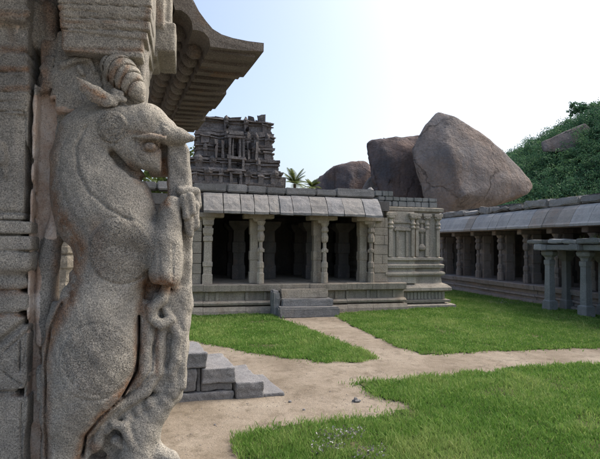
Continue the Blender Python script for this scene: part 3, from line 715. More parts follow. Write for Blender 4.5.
# ------------------------------------------------------------------ side steps of the near pavilion
SK = math.tan(R(8.7))
stp = thing('side_steps', 'short flight of rough granite block steps left of the sandy path', 'steps', (.6, 7.0, 0))
p = atZ(356, 401.5, 0); mb = MB(); mb.box(-.075, .075, -.06, .06, -.02, .055, .01, .03, (.03, .02)); 
tag(link('stone', mb.rough(.02, 9, 2).mesh('stone', True), 'rock', None, tuple(p)), 'small grey stone lying alone on the sandy path', 'stone')
p = atZ(377, 410, 0); mb = MB(); mb.box(-.05, .05, -.03, .03, -.02, .03, .01, .015); 
for k, (x, y) in enumerate(((330, 392), (290, 402), (215, 425), (304, 410))):
    p = atZ(x, y, 0); s_ = random.uniform(.012, .02); mb = MB(); mb.box(-s_, s_, -s_*.8, s_*.8, -.01, s_, .004, .006)
    tag(link('pebble', mb.rough(.004, 30, 1).mesh('pebble', True), 'rock', None, tuple(p)), 'tiny grey pebble lying on the sandy path', 'pebble', 'pebbles on the path')
n = 9000; gp = np.column_stack([rng.uniform(-1, 7, n), rng.uniform(4, 14.2, n)])
ok_ = np.ones(n, bool)
for poly in LAWNS.values(): ok_ &= ~soft_inside(poly, gp)
ok_ &= vnoise(gp, .8, 55) > -.15
gp = gp[ok_]; n = len(gp); sz = .0025+.008*rng.random(n)**4; c0 = np.column_stack([gp, .004+.012*vnoise(gp, 1.7)+.006*vnoise(gp, 6)])
oct_ = np.array([(1, 0, 0), (0, 1, 0), (-1, 0, 0), (0, -1, 0), (0, 0, .7), (0, 0, -.7)])
gv = c0[:, None]+(oct_[None]*(.7+.6*rng.random((n, 6, 1))))*sz[:, None, None]
tri = np.array([(0, 1, 4), (1, 2, 4), (2, 3, 4), (3, 0, 4), (1, 0, 5), (2, 1, 5), (3, 2, 5), (0, 3, 5)])
stuff(link('gravel', mesh_np('gravel', gv.reshape(-1, 3), (tri[None]+np.arange(n)[:, None, None]*6).reshape(-1, 3)), plain('gravel_grit', (.24, .22, .20), 3)))
# dry weeds in the near grass
def weeds(cx, cy, rad, n, seed):
    rr = np.random.default_rng(seed); a = rr.random(n)*6.283; r_ = rad*rr.random(n)**.7
    C = np.column_stack([cx+np.cos(a)*r_*1.5, cy+np.sin(a)*r_*.6, .05+.1*rr.random(n)])
    return leaf_quads(C, (.008+.013*rr.random(n)), rr), np.repeat(np.clip(rr.random(n)*1.1, 0, 1), 4)
VV, SS = [], []
for k, (x, y, r_, n) in enumerate(((341, 436, .2, 170), (332, 448, .14, 70), (372, 455, .15, 80), (318, 452, .06, 30), (505, 303, .5, 150), (556, 299, .3, 60))):
    c = atZ(x, y, .06); v_, s_ = weeds(c[0], c[1], r_, n, k); VV.append(v_); SS.append(s_)
VV = np.concatenate(VV); stuff(link('dry_weeds', mesh_np('dry_weeds', VV, np.arange(len(VV)).reshape(-1, 4), False, {'shade': np.concatenate(SS)}), 'dry'))
# weeds rooted on the roofs
def tuft(label, c, n, hgt, spread, seed):
    rr = np.random.default_rng(seed); b0 = np.column_stack([rr.normal(size=n)*spread*.4, rr.normal(size=n)*spread, np.zeros(n)])
    ld = np.column_stack([rr.normal(size=n)*.3*hgt, rr.normal(size=n)*.3*hgt, hgt*(.4+.6*rr.random(n))]); a = rr.random(n)*6.28
    sd_ = np.column_stack([np.cos(a), np.sin(a), 0*a])*.012
    V = np.stack([b0-sd_, b0+sd_, b0+ld+sd_*.2, b0+ld-sd_*.2], 1).reshape(-1, 3)
    o = link('grass_tuft', mesh_np('grass_tuft', V, np.arange(len(V)).reshape(-1, 4), False, {'shade': np.repeat(rr.random(n), 4)}), 'palm', None, c)
    tag(o, label, 'grass tuft')
tuft('tall thin grass tuft on colonnade roof below the big boulder', (CX+.75, 15.4, 3.7), 240, .62, .75, 1)
tuft('green grass tuft growing on the small porch roof', (13.1, 11.1, 2.5), 200, .22, .5, 2)

# ------------------------------------------------------------------ near pavilion: platform, roof, eave
TIP = atD(264, 42, 3.0); AX = np.array([-math.sin(R(8.7)), math.cos(R(8.7)), 0]); OX = np.array([math.cos(R(8.7)), math.sin(R(8.7)), 0])
pav = thing('open_pavilion', 'near stone pavilion roof with heavy curved eave overhanging at upper left', 'pavilion', (-1.5, 2.5, 0))
def on_sec(x, y):               # pixel -> (outward, height) in the end section of the eave
    d = ray(x, y); t = np.dot(TIP-CPOS, AX)/np.dot(d, AX); q_ = CPOS+d*t
    return float(np.dot(q_-TIP, OX)), float(q_[2])
sec_px = [(150, -60), (176, -22), (193.5, 0), (199, 11), (206, 20.5), (213, 28), (222, 34), (233, 38), (248, 41), (264, 42.5), (264, 51), (240, 49.5), (211, 46), (209.5, 38), (205, 33), (199, 30.5), (193.5, 30), (192, 21), (187, 14), (181, 10), (175, 10), (172, -4), (150, -25), (120, -45)]
SEC = [on_sec(*p_) for p_ in sec_px]
def along(o, t, z): p_ = TIP+OX*o+AX*t; return (p_[0], p_[1], z)
ts = [0, .52, .95, 1.42, 1.85, 2.3]; shr = [0, -.035, -.02, -.05, -.03]
for i, (a, b) in enumerate(zip(ts, ts[1:])):
    mb = MB(); S2 = [(o+shr[i]*np.clip((o+.5)/.5, 0, 1), z+.012*(i % 2)) for o, z in SEC]
    mb.rings([[along(o, t, z) for o, z in S2] for t in (a+.006, (a+b)/2, b-.006)])
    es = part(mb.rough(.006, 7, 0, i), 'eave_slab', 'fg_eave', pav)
    for t in (a+.05, (a+b)/2-.02, b-.10):                # raised ribs under the slab
        o0, o1 = -.36, -.045+shr[i]; zt = SEC[11][1]+.01
        pts_ = [along(o0, t, zt-.01), along(o1, t, zt+.005), along(o1, t+.07, zt+.005), along(o0, t+.07, zt-.01)]
        lo = [(x, y, z-.028) for x, y, z in pts_]; mb = MB(); mb.rings([lo, pts_]); part(mb, 'eave_rib', 'fg_eave', es)
mb = MB()
for i in range(13):             # rolled lobes along the inner moulding
    t = .26+i*.16
    for (o, z), r_ in ((on_sec(203, 36), .062), (on_sec(185, 15), .07)):
        c = along(o-.01, t, z+.012); bmesh.ops.create_icosphere(mb.bm, subdivisions=2, radius=r_, matrix=Matrix.Translation(c))
part(mb, 'rolled_moulding', 'fg_eave', pav, True)
zr = on_sec(150, -40)[1]
ra = [along(o, t, zr+.05) for o, t in ((-.62, -1.5), (-.62, 2.3), (-4.5, 2.3), (-4.5, -1.5))]
mb = MB(); mb.rings([[(x, y, z+h_) for x, y, z in ra] for h_ in (0, .3)]); part(mb, 'roof_slab', 'fg_eave', pav)  # unseen roof, extended forward to keep sky light off the pillar front
pe_ = [(-.02+2.5*SK, -0.0), (-.02-SK*5, 7.5)]
def ed(y, o=0): return -.06-(y-2.5)*SK+o
mb = MB(); mb.rings([[(ed(-3), -3, z), (ed(6.45), 6.45, z), (-5, 6.45, z), (-5, -3, z)] for z in (-.05, .66)]); part(mb, 'platform', 'step', pav)

# ------------------------------------------------------------------ carved foreground pillar (signed distance sculpting)
PY = 2.5
S = float(np.linalg.norm(atY(101, 200, PY)-atY(100, 200, PY)))      # metres per photograph pixel in the pillar plane
def PW(x, y, w_): return atY(x, y, PY-w_).astype(np.float32)
class Field:
    def __init__(s, lo, hi, h):
        s.h = h; s.lo = np.array(lo, np.float32); n = np.ceil((np.array(hi)-s.lo)/h).astype(int)+1
        s.ax = [s.lo[i]+h*np.arange(n[i], dtype=np.float32) for i in range(3)]; s.d = np.full(n, .5, np.float32)
    def region(s, lo, hi):
        sl_ = []
        for i in range(3):
            a = max(0, int((lo[i]-s.lo[i])/s.h)); b = min(s.d.shape[i], int((hi[i]-s.lo[i])/s.h)+2); sl_.append(slice(a, max(b, a)))
        g = np.meshgrid(*[s.ax[i][sl_[i]] for i in range(3)], indexing='ij', sparse=True); return tuple(sl_), g
    def comb(s, sl_, d, k, sub=False):
        if 0 in d.shape: return
        o = s.d[sl_]
        if sub:
            a, b = o, -d; m = np.maximum(a, b); h_ = np.clip(k-np.abs(a-b), 0, None)/k if k > 0 else 0; s.d[sl_] = m+h_*h_*k*.25
        else:
            m = np.minimum(o, d); h_ = np.clip(k-np.abs(o-d), 0, None)/k if k > 0 else 0; s.d[sl_] = m-h_*h_*k*.25
    def cone(s, A, B, ra, rb, k=.03, sub=False, sq=1.0):
        A = np.array(A, np.float32); B = np.array(B, np.float32); r_ = max(ra, rb)+k+.01
        sl_, (x, y, z) = s.region(np.minimum(A, B)-r_, np.maximum(A, B)+r_)
        c = B-A; c2 = c.copy(); c2[1] /= sq; L = float((c2*c2).sum())+1e-9
        px_, py_, pz_ = x-A[0], (y-A[1])/sq, z-A[2]
        t = np.clip((px_*c2[0]+py_*c2[1]+pz_*c2[2])/L, 0, 1)
        d = np.sqrt((px_-c2[0]*t)**2+(py_-c2[1]*t)**2+(pz_-c2[2]*t)**2)-(ra+(rb-ra)*t)
        s.comb(sl_, d*np.float32(min(1, sq)), k, sub)
    def chain(s, nodes, k=.03, sub=False, sq=1.0):       # nodes: (x px, y px, w m, r px)
        for a, b in zip(nodes, nodes[1:]): s.cone(PW(*a[:3]), PW(*b[:3]), a[3]*S, b[3]*S, k, sub, sq)
    def box(s, A, B, rnd=.01, k=.01, sub=False):
        A = np.array(A); B = np.array(B); lo, hi = np.minimum(A, B), np.maximum(A, B); c = (lo+hi)/2; hf = (hi-lo)/2-rnd
        sl_, (x, y, z) = s.region(lo-k-.02, hi+k+.02)
        qx, qy, qz = np.abs(x-c[0])-hf[0], np.abs(y-c[1])-hf[1], np.abs(z-c[2])-hf[2]
        d = np.sqrt(np.maximum(qx, 0)**2+np.maximum(qy, 0)**2+np.maximum(qz, 0)**2)+np.minimum(np.maximum(qx, np.maximum(qy, qz)), 0)-rnd
        s.comb(sl_, d.astype(np.float32), k, sub)
    def pbox(s, x0, x1, y0, y1, w0, w1, rnd=.012, k=.015, sub=False):
        """box given by pixels measured on its front face"""
        a = PW(x0, y1, w1); b = PW(x1, y0, w1); s.box((a[0], PY-w1, a[2]), (b[0], PY-w0, b[2]), rnd, k, sub)
    def groove(s, pts, r_, w_lo, k=.008, w_hi=.6):       # cut running in depth from w_lo forward
        P = [PW(x, y, w_lo if w_lo > 0 else .0) for x, y in pts]
        for A, B in zip(P, P[1:]):
            rr_ = r_*S; sl_, (x, y, z) = s.region((min(A[0], B[0])-rr_-k, PY-w_hi, min(A[2], B[2])-rr_-k), (max(A[0], B[0])+rr_+k, PY-w_lo+.03, max(A[2], B[2])+rr_+k))
            cx, cz = B[0]-A[0], B[2]-A[2]; L = cx*cx+cz*cz+1e-9; t = np.clip(((x-A[0])*cx+(z-A[2])*cz)/L, 0, 1)
            d = np.sqrt((x-A[0]-cx*t)**2+(z-A[2]-cz*t)**2)-rr_
            d = np.maximum(d, y-(PY-w_lo))+0*y
            s.comb(sl_, d.astype(np.float32), k, True)
    def _pd(s, A, B, pad):
        sl_, (x, y, z) = s.region((min(A[0], B[0])-pad, s.lo[1], min(A[2], B[2])-pad), (max(A[0], B[0])+pad, PY+.02, max(A[2], B[2])+pad))
        cx, cz = B[0]-A[0], B[2]-A[2]; t = np.clip(((x-A[0])*cx+(z-A[2])*cz)/(cx*cx+cz*cz+1e-9), 0, 1)
        return sl_, np.sqrt((x-A[0]-cx*t)**2+(z-A[2]-cz*t)**2)
    def emboss(s, pts, r_, amt, w_=.17):                 # engraved line following whatever surface it crosses
        lo = [1e9]*3; hi = [-1e9]*3; P = [PW(x, y, .14) for x, y in pts]; pad = 3*r_*S
        for p_ in P: lo = np.minimum(lo, p_); hi = np.maximum(hi, p_)
        sl_, (x, y, z) = s.region((lo[0]-pad, s.lo[1], lo[2]-pad), (hi[0]+pad, PY+.02, hi[2]+pad)); D = None
        for A, B in zip(P, P[1:]):
            cx, cz = B[0]-A[0], B[2]-A[2]; t = np.clip(((x-A[0])*cx+(z-A[2])*cz)/(cx*cx+cz*cz+1e-9), 0, 1)
            d = np.sqrt((x-A[0]-cx*t)**2+(z-A[2]-cz*t)**2); D = d if D is None else np.minimum(D, d)
        s.d[sl_] += (amt*np.exp(-(D/(r_*S))**2)).astype(np.float32)
    def raise_disc(s, x0, y0, rd, amt):
        c = PW(x0, y0, .15); r_ = rd*S; sl_, (x, y, z) = s.region((c[0]-r_*1.1, s.lo[1], c[2]-r_*1.1), (c[0]+r_*1.1, PY, c[2]+r_*1.1))
        s.d[sl_] -= (amt*np.clip((r_-np.sqrt((x-c[0])**2+(z-c[2])**2))/(.12*r_), 0, 1)).astype(np.float32)
    def wobble(s, amp, fr):
        x, y, z = np.meshgrid(*s.ax, indexing='ij', sparse=True)
        s.d += (amp*(np.sin(x*fr+np.sin(z*fr*.7)*1.7)*np.sin(z*fr*1.13+np.sin(y*fr*.9+x*fr*.6))+.5*np.sin(z*fr*2.7+x*fr*1.9)*np.sin(y*fr*2.3-x*fr*2.9))).astype(np.float32)
    def surface(s):
        d = s.d; nx, ny, nz = d.shape; ins = d < 0
        acc = np.zeros((nx-1, ny-1, nz-1, 3), np.float32); cn = np.zeros((nx-1, ny-1, nz-1), np.float32)
        def cs(a, o): return a[o[0]:nx-1+o[0], o[1]:ny-1+o[1], o[2]:nz-1+o[2]]
        for ax in range(3):
            for o1 in (0, 1):
                for o2 in (0, 1):
                    o = [0, 0, 0]; oth = [i for i in range(3) if i != ax]; o[oth[0]] = o1; o[oth[1]] = o2
                    p_ = list(o); p_[ax] = 1; a = cs(d, o); b = cs(d, p_); m = (a < 0) != (b < 0)
                    ix = np.nonzero(m); av = a[ix]; bv = b[ix]; t = av/(av-bv); add = np.zeros((len(t), 3), np.float32)
                    add[:, ax] = t; add[:, oth[0]] = o1; add[:, oth[1]] = o2
                    acc[ix] += add; cn[ix] += 1
        act = cn > 0; vid = np.full(act.shape, -1, np.int64); I = np.argwhere(act); vid[act] = np.arange(len(I))
        V = (I+acc[act]/cn[act][:, None])*s.h+s.lo
        faces = []
        for ax in range(3):
            sa = [slice(None)]*3; sb = [slice(None)]*3; sa[ax] = slice(0, -1); sb[ax] = slice(1, None)
            m = ins[tuple(sa)] != ins[tuple(sb)]; E = np.argwhere(m); b_, c_ = [(1, 2), (2, 0), (0, 1)][ax]
            ok = (E[:, b_] > 0) & (E[:, c_] > 0) & (E[:, b_] < d.shape[b_]-1) & (E[:, c_] < d.shape[c_]-1); E = E[ok]
            def vv(db, dc):
                q_ = E.copy(); q_[:, b_] -= db; q_[:, c_] -= dc; return vid[q_[:, 0], q_[:, 1], q_[:, 2]]
            Q = np.stack([vv(0, 0), vv(1, 0), vv(1, 1), vv(0, 1)], 1)
            fl = ins[E[:, 0], E[:, 1], E[:, 2]]; Q[~fl] = Q[~fl][:, ::-1]; faces.append(Q)
        return V, np.concatenate(faces)

pil = thing('carved_pillar', 'tall granite pillar carved with a rearing horned beast, filling the left of the photo', 'carved pillar', (-.5, 2.5, .66))
RUST = []                       # (x px, y px, radius px, strength) rust coloured stains
SCROLL = [(122, 251, 33), (99, 358, 37), (113, 128, 16), (20, 362, 6)]
PLAST = []
def sculpt(name, fld, parent, wob=.004, mat='carved', rust=(), plast_lit=()):
    fld.wobble(wob, 21.0); V, Q = fld.surface()
    # vertices back to picture pixels in the pillar plane for the stain maps (world positions, fixed to the stone)
    rel = V-CPOS; zc = rel@FW; X_ = 300+F*(rel@RT)/zc; Y_ = 229.5-F*(rel@UP)/zc
    r_ = np.zeros(len(V)); p_ = np.zeros(len(V)); s_ = np.zeros(len(V))
    for seg in rust:
        x0, y0, x1, y1, rd, st = seg; L = (x1-x0)**2+(y1-y0)**2+1e-6; t = np.clip(((X_-x0)*(x1-x0)+(Y_-y0)*(y1-y0))/L, 0, 1)
        r_ = np.maximum(r_, st*np.clip(1.25-np.hypot(X_-x0-(x1-x0)*t, Y_-y0-(y1-y0)*t)/(rd*1.15), 0, 1))
    for x0, x1, y0, y1, st in plast_lit:
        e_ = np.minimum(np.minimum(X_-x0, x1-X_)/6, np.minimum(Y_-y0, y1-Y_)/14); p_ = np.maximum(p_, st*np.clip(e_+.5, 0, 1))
    for x0, y0, rd in SCROLL: s_ = np.maximum(s_, np.clip((rd-np.hypot(X_-x0, Y_-y0))/2.0, 0, 1))
    me = mesh_np(name, V-np.array([-.5, 2.5, .66], np.float32), Q, True, {'rust': r_, 'plaster_lit': p_, 'scroll': s_})
    return link(name, me, mat, parent)

# --- the beast
lo = PW(34, 490, 0); hi = PW(205, 90, 0)
f = Field((lo[0]-.03, PY-.36, .80), (hi[0]+.03, PY+.24, hi[2]+.06), .0062)
f.chain([(112, 116, .05, 20), (90, 136, .04, 27), (86, 162, .03, 31.5), (99, 190, .03, 44.5), (108, 216, .04, 47), (114, 250, .04, 38), (108, 284, .03, 37), (96, 320, .05, 42), (93, 355, .07, 43), (87, 385, .08, 39), (73, 412, .08, 27), (63, 445, .07, 17), (60, 500, .07, 17)], .05, sq=.78)
# raised carved roundels on shoulder and haunch
for x, y, rd, w_ in ((122, 251, 33, .165), (99, 358, 37, .215)):
    pass
# head
f.chain([(113, 127, .09, 23), (146, 125, .10, 21), (165, 131, .10, 14)], .03, sq=.85)
f.chain([(122, 142, .10, 18), (148, 156, .10, 15), (158, 164, .10, 9)], .02, sq=.85)
f.chain([(165, 132.5, .12, 12.5), (180, 136.5, .12, 9), (191.5, 138.5, .12, 3.5)], .012)
f.chain([(146.5, 146, .21, 8.5), (157, 148, .205, 8)], .003, True)          # eye socket
f.chain([(134, 137, .178, 2.2), (150, 136.2, .19, 2.8), (164, 138, .182, 2.2)], .012)   # brow
f.chain([(148.5, 147.5, .168, 4.6), (152, 147.5, .168, 4.6)], .003)   # eyeball
f.groove([(114, 156), (121, 164), (134, 175), (143, 179)], 3.2, .075, .02)
# trunk held upright in front of the face, and post behind the legs
f.chain([(178, 150, .05, 11.5), (180, 185, .05, 12.5), (184, 215, .04, 12)], .02)
f.pbox(167, 189.5, 146, 204, -.06, .11, .02, .02)
f.pbox(169, 193.5, 200, 312, -.10, .06, .02, .03)
f.chain([(182, 300, -.01, 12), (178, 345, -.01, 10), (174, 395, -.01, 10)], .03)
# forelegs
f.chain([(120, 225, .10, 26), (158, 240, .11, 16), (164, 262, .13, 15), (166, 277, .13, 15)], .03)
f.chain([(170, 212, .15, 11.5), (167, 240, .14, 15), (166, 274, .14, 15.5)], .02)
f.pbox(151, 182, 240, 282, .0, .19, .03, .02)
f.chain([(160, 222, .08, 8), (172, 204, .14, 9)], .02)
f.chain([(186, 197, .09, 9.5), (190, 212, .09, 9.5), (189, 228, .09, 6.5)], .02)
for a in ([(181, 191, .13, 5), (196, 191, .10, 4.5)], [(197, 192, .09, 4), (198, 206, .09, 4)], [(190, 196, .16, 4), (193, 212, .16, 4)], [(184, 198, .165, 4), (186, 216, .165, 4)], [(196, 206, .12, 4), (195, 226, .11, 4.5)], [(188, 218, .14, 4.5), (190, 234, .12, 4)]):
    f.chain(a, .008)
f.groove([(164.5, 150), (165, 172), (165.5, 190)], 1.6, .0, .012)
f.pbox(148, 172, 136, 174, -.08, .05, .02, .02)
f.pbox(80, 152, 392, 500, -.10, .02, .02, .02); f.pbox(112, 150, 330, 402, -.10, .02, .02, .02)
# gap under the jaw
f.groove([(144, 180), (158, 180)], 3.2, -.5, .006); f.groove([(158, 182), (160.5, 199)], 3.2, -.5, .006); f.groove([(150, 183), (158, 194)], 3.4, -.5, .006)
# opening behind the waist
for a in ([(67, 248), (69, 262)], [(66, 262), (67, 280)], [(62, 280), (60, 295)], [(71, 250), (73, 266)]): f.groove(a, 5.2, -.5, .012)
# lower panel: plate, hind leg, coiling trunks, little figure
f.pbox(136, 188, 286, 394, -.10, .075, .02, .03)
f.pbox(138, 190, 270, 292, -.10, .03, .02, .01); f.groove([(150, 287), (168, 287)], 4.5, .03, .02); f.groove([(149, 294), (146, 314)], 4, .035, .02); f.groove([(170, 332), (168, 366)], 2.5, .05, .02); f.groove([(160, 300), (162, 318)], 1.5, .05, .015)
f.chain([(146, 306, .05, 8), (146, 340, .06, 10), (146, 370, .06, 11), (133, 395, .045, 11), (112, 416, .04, 11), (92, 440, .04, 9), (85, 475, .04, 9)], .008)
f.chain([(167, 286, .06, 5), (161, 299, .08, 6), (152, 308, .09, 6), (152, 318, .09, 6), (161, 325, .09, 6), (171, 319, .08, 5), (167, 311, .07, 4)], .008)
f.chain([(171, 320, .06, 6), (178, 335, .06, 6.5), (176, 358, .06, 6), (171, 374, .06, 6), (175, 390, .05, 7)], .010)
f.chain([(163, 328, .06, 5), (159, 345, .07, 5), (159, 372, .07, 5), (146, 390, .08, 6), (122, 405, .09, 6), (103, 424, .09, 6), (97, 445, .08, 6)], .008)
f.chain([(166, 396, .02, 13), (142, 426, .02, 19), (137, 480, .02, 24)], .03)
f.chain([(158, 452, .05, 9), (170, 458, .05, 7), (176, 464, .05, 6)], .02)
f.chain([(107, 431, .10, 4), (113, 424, .11, 4.2), (123, 426, .11, 4.2), (128, 436, .11, 4.2), (135, 446, .10, 4.5), (146, 455, .09, 5)], .008)
for x, y, w_, r_ in ((150, 404, .06, 7), (138, 411, .07, 6), (150, 419, .06, 6), (137, 426, .08, 6), (128, 417, .08, 5), (148, 434, .06, 6), (153, 444, .05, 6), (166, 400, .06, 7), (170, 391, .06, 6), (116, 440, .08, 6), (140, 440, .07, 5), (158, 410, .06, 5)):
    f.chain([(x, y, w_, r_), (x+3, y+4, w_, r_*.7)], .014)
f.groove([(96, 452), (103, 454)], 4, -.5, .01)
f.chain([(41, 368, .06, 4), (42, 385, .07, 5), (41, 398, .06, 3.5)], .01)
rust_b = [(146, 284, 170, 284, 9, 1.0), (146, 284, 143, 310, 7, .9), (164, 160, 166, 204, 4, 1.0), (140, 178, 160, 182, 6, .7), (128, 165, 142, 178, 5, .6), (146, 310, 138, 385, 4, .55), (137, 320, 137, 374, 3.5, .8), (137, 374, 100, 418, 5, .95), (100, 418, 84, 438, 5, .9), (84, 438, 78, 459, 5, .8), (62, 304, 47, 350, 5, .9),
          (56, 130, 48, 170, 7, .6), (48, 170, 58, 215, 7, .75), (60, 215, 80, 250, 9, .85), (80, 250, 70, 300, 8, .9), (70, 300, 45, 345, 7, .8), (47, 350, 46, 459, 5, .6), (144, 147, 158, 150, 7, .5), (157, 330, 157, 374, 2.5, .6), (92, 445, 104, 459, 6, .6), (96, 225, 100, 270, 8, .25), (130, 132, 164, 136, 2.5, .5), (150, 190, 160, 206, 5, .5)]
E_ = f.emboss
E_([(86, 128), (76, 148), (80, 172), (92, 194), (112, 210), (132, 222)], 1.6, .010, -.3)
E_([(70, 128), (60, 150), (60, 180), (70, 206), (84, 226)], 1.3, .006)
for x, y, rd in ((122, 251, 33), (99, 358, 37), (113, 128, 16)):
    E_([(x+rd*math.cos(a), y+rd*math.sin(a)) for a in np.linspace(0, 2*math.pi, 25)], 1.0, .005); f.raise_disc(x, y, rd, .004)
for k in range(4): E_([(113+(13-3*k)*math.cos(a+k), 128+(13-3*k)*math.sin(a+k)) for a in np.linspace(0, 5.2, 14)], .9, .006)
E_([(141, 148), (146, 142.5), (154, 142.5), (159, 147), (154, 153), (145, 152.5), (141, 148)], .8, .010); E_([(150.5+1.6*math.cos(a), 147.5+1.6*math.sin(a)) for a in np.linspace(0, 6.3, 9)], .6, .006); E_([(161, 141), (162, 158)], .8, .008); E_([(136, 140), (136, 154), (142, 162)], 1.0, .008); E_([(131, 142), (130, 156)], .8, .006)
E_([(160, 128), (164, 138)], 1.1, .006); E_([(155, 122), (168, 129), (174, 134)], .8, .004); E_([(137.5, 318), (138, 345), (136, 374), (121, 399), (100, 417), (84, 438), (79, 462)], 1.4, .021); E_([(62, 304), (50, 330), (46, 365), (46, 410), (45, 462)], 1.6, .018); f.pbox(45, 150, 380, 500, -.12, -.02, .02, .01)
E_([(157, 330), (152, 350), (151, 372), (138, 390), (112, 408)], 1.2, .012); E_([(160, 243), (160, 280)], 1.0, .005); E_([(173, 243), (173, 280)], 1.0, .005)
beast = sculpt('beast_body', f, pil, .0035, 'carved', rust_b)
# --- ear and horn
a0 = PW(70, 112, 0); a1 = PW(150, 50, 0)
f = Field((a0[0]-.03, PY-.34, a0[2]-.04), (a1[0]+.04, PY+.06, a1[2]+.06), .005)
f.chain([(76, 77, .185, 1.2), (84, 86, .19, 5.6), (95, 94, .19, 8.2), (106, 100, .18, 7), (114, 103, .16, 4)], .006, sq=.55)
f.chain([(80.5, 82.5, .225, 1.4), (88, 89, .228, 3.4), (97, 94.5, .23, 3.4), (106, 97.5, .22, 2.4)], .004, True)
f.chain([(100, 104, .15, 3), (115, 98, .16, 3.5), (124, 100, .15, 3)], .01); f.chain([(112, 101, .15, 3), (114, 92, .155, 3), (121, 94, .15, 3)], .01)
sculpt('ear', f, beast, .001, 'carved', [(84, 87, 104, 97, 3.5, .9), (78, 80, 100, 104, 3, .4)])
f = Field((a0[0]-.03, PY-.34, a0[2]-.04), (a1[0]+.04, PY+.06, a1[2]+.06), .005)
hn = [(113, 67, .10, 13), (120, 71, .11, 16), (128, 80, .12, 14.5), (136, 90, .125, 9.5), (140.5, 98, .12, 5)]
f.chain(hn, .02)
ctr = PW(109, 106, 0); x, y, z = np.meshgrid(*f.ax, indexing='ij', sparse=True)
A_, B_ = PW(112, 62, 0), PW(141, 98, 0); dx_, dz_ = B_[0]-A_[0], B_[2]-A_[2]; L_ = math.hypot(dx_, dz_)
t = ((x-A_[0])*dx_+(z-A_[2])*dz_)/L_; n_ = (-(x-A_[0])*dz_+(z-A_[2])*dx_)/L_
ph = (t-1.6*n_**2*4)/(L_/5.2); fr = ph-np.floor(ph)
f.d += (.015*np.exp(-((fr-.5)/.075)**2)).astype(np.float32)*(ph < 4.6)
sculpt('horn', f, beast, .001, 'carved', [(106, 84, 120, 60, 4, .7), (116, 92, 128, 66, 2.5, .7), (125, 96, 138, 78, 2.5, .6), (108, 80, 128, 98, 3, .5)])
# --- web between shaft and beast, with the block behind horn and ear
lo = PW(22, 480, 0); hi = PW(150, 36, 0)
f = Field((lo[0]-.03, PY-.16, .80), (hi[0]+.04, PY+.3, hi[2]+.08), .0075)
f.pbox(24, 62, 80, 500, -.09, .0, .01)
f.pbox(54, 146, 40, 112, -.20, .065, .02, .02); f.pbox(38, 60, 40, 92, -.20, .03, .02, .03)
f.pbox(60, 88, 96, 140, -.20, .02, .03, .03); f.chain([(60, 205, .0, 7), (55, 235, .01, 9), (49, 262, .01, 10), (45, 300, .01, 9), (44, 340, .01, 8)], .02)
f.chain([(146, 40, .0, 6), (142, 75, .0, 5), (136, 100, .0, 5)], .03)
f.emboss([(98, 44), (97, 62), (101, 84)], 1.0, .016)
for k in range(7):              # flame-like tail locks carved on the block
    x0 = 44+k*5.2; y0 = 66+k*3.5-(k % 2)*4; f.chain([(x0+4, y0-8, .05, 2.6), (x0-1, y0+3, .062, 2.9), (x0+3, y0+14, .06, 2.9), (x0-2, y0+24, .045, 2.4), (x0-3, y0+33-k*2, .0, 1.8)], .006)
f.chain([(62, 66, .07, 3.4), (76, 60, .078, 3), (90, 60, .072, 2.6), (95, 72, .07, 2.6)], .008); f.chain([(80, 68, .075, 3.2), (83, 74, .075, 2.6)], .005)
for a in ([(67, 248), (69, 262)], [(66, 262), (67, 280)], [(62, 280), (60, 295)], [(71, 250), (73, 266)]): f.groove(a, 5.2, -.6, .012)
f.pbox(20, 36.5, 84, 500, -.20, .082, .008, .008)
sculpt('web_panel', f, pil, .003, 'carved', [(40, 60, 56, 20, 8, .7), (44, 72, 46, 100, 6, .6), (58, 240, 56, 300, 5, .6), (42, 340, 42, 459, 4, .7), (48, 95, 52, 118, 5, .5)], [(33, 56, 96, 238, 1.0), (54, 76, 104, 118, .62), (37, 42, 262, 459, .45), (26, 41, 92, 480, .8)])  # last patch: pale coat, also painted over the strip's shaded side as if lit
# --- shaft at the left edge
lo = PW(-62, 480, .2); hi = PW(34, -20, .2)
f = Field((lo[0]-.02, PY-.30, .80), (hi[0]+.05, PY+.36, hi[2]+.02), .0065)
f.pbox(-60, 30.5, -40, 520, -.30, .087, .008)
f.pbox(-60, 27, -40, 11, -.3, .15, .02); f.chain([(-60, 12, .13, 6), (26, 13, .13, 5)], .01)
f.pbox(-60, 27.5, 52, 68, -.3, .12, .02); f.chain([(-5, 58, .06, 12), (12, 58, .06, 12)], .02)
f.pbox(-60, 28.5, 71, 87, -.3, .11, .012); f.pbox(-60, 28, 90, 96, -.3, .10, .008)
f.pbox(-60, 27, 100, 218, -.3, .09, .008); f.pbox(-20, 20.5, 108, 212, .075, .2, .004, .004, True); f.pbox(-16, 17.5, 112, 208, 0, .082, .004)
f.chain([(-2, 146, .085, 7), (0, 160, .085, 7)], .008); f.chain([(-2, 150, .125, 4.5), (-1, 156, .125, 4.5)], .006, True); f.chain([(3, 164, .085, 3), (5, 176, .085, 2)], .006)
f.pbox(-60, 31, 221, 233, -.3, .11, .012); f.pbox(-60, 31.5, 236, 250, -.3, .12, .012)
f.chain([(-30, 258, .02, 20), (14, 258, .02, 20), (14, 272, .01, 17)], .02); f.pbox(-60, 31, 253, 272, -.3, .13, .03, .03); f.chain([(-30, 283, .06, 7), (22, 283, .06, 7)], .02)
f.pbox(-60, 29, 293, 313, -.3, .09, .02); f.pbox(-60, 28, 317, 394, -.3, .10, .008)
f.emboss([(-12, 350), (4, 337), (28, 318)], 2.6, .030); f.emboss([(0, 354), (26, 332)], .8, .012); f.groove([(-1, 362), (0.5, 364)], 3.5, .02, .01); f.groove([(4, 372), (22, 384)], .8, .09, .006)
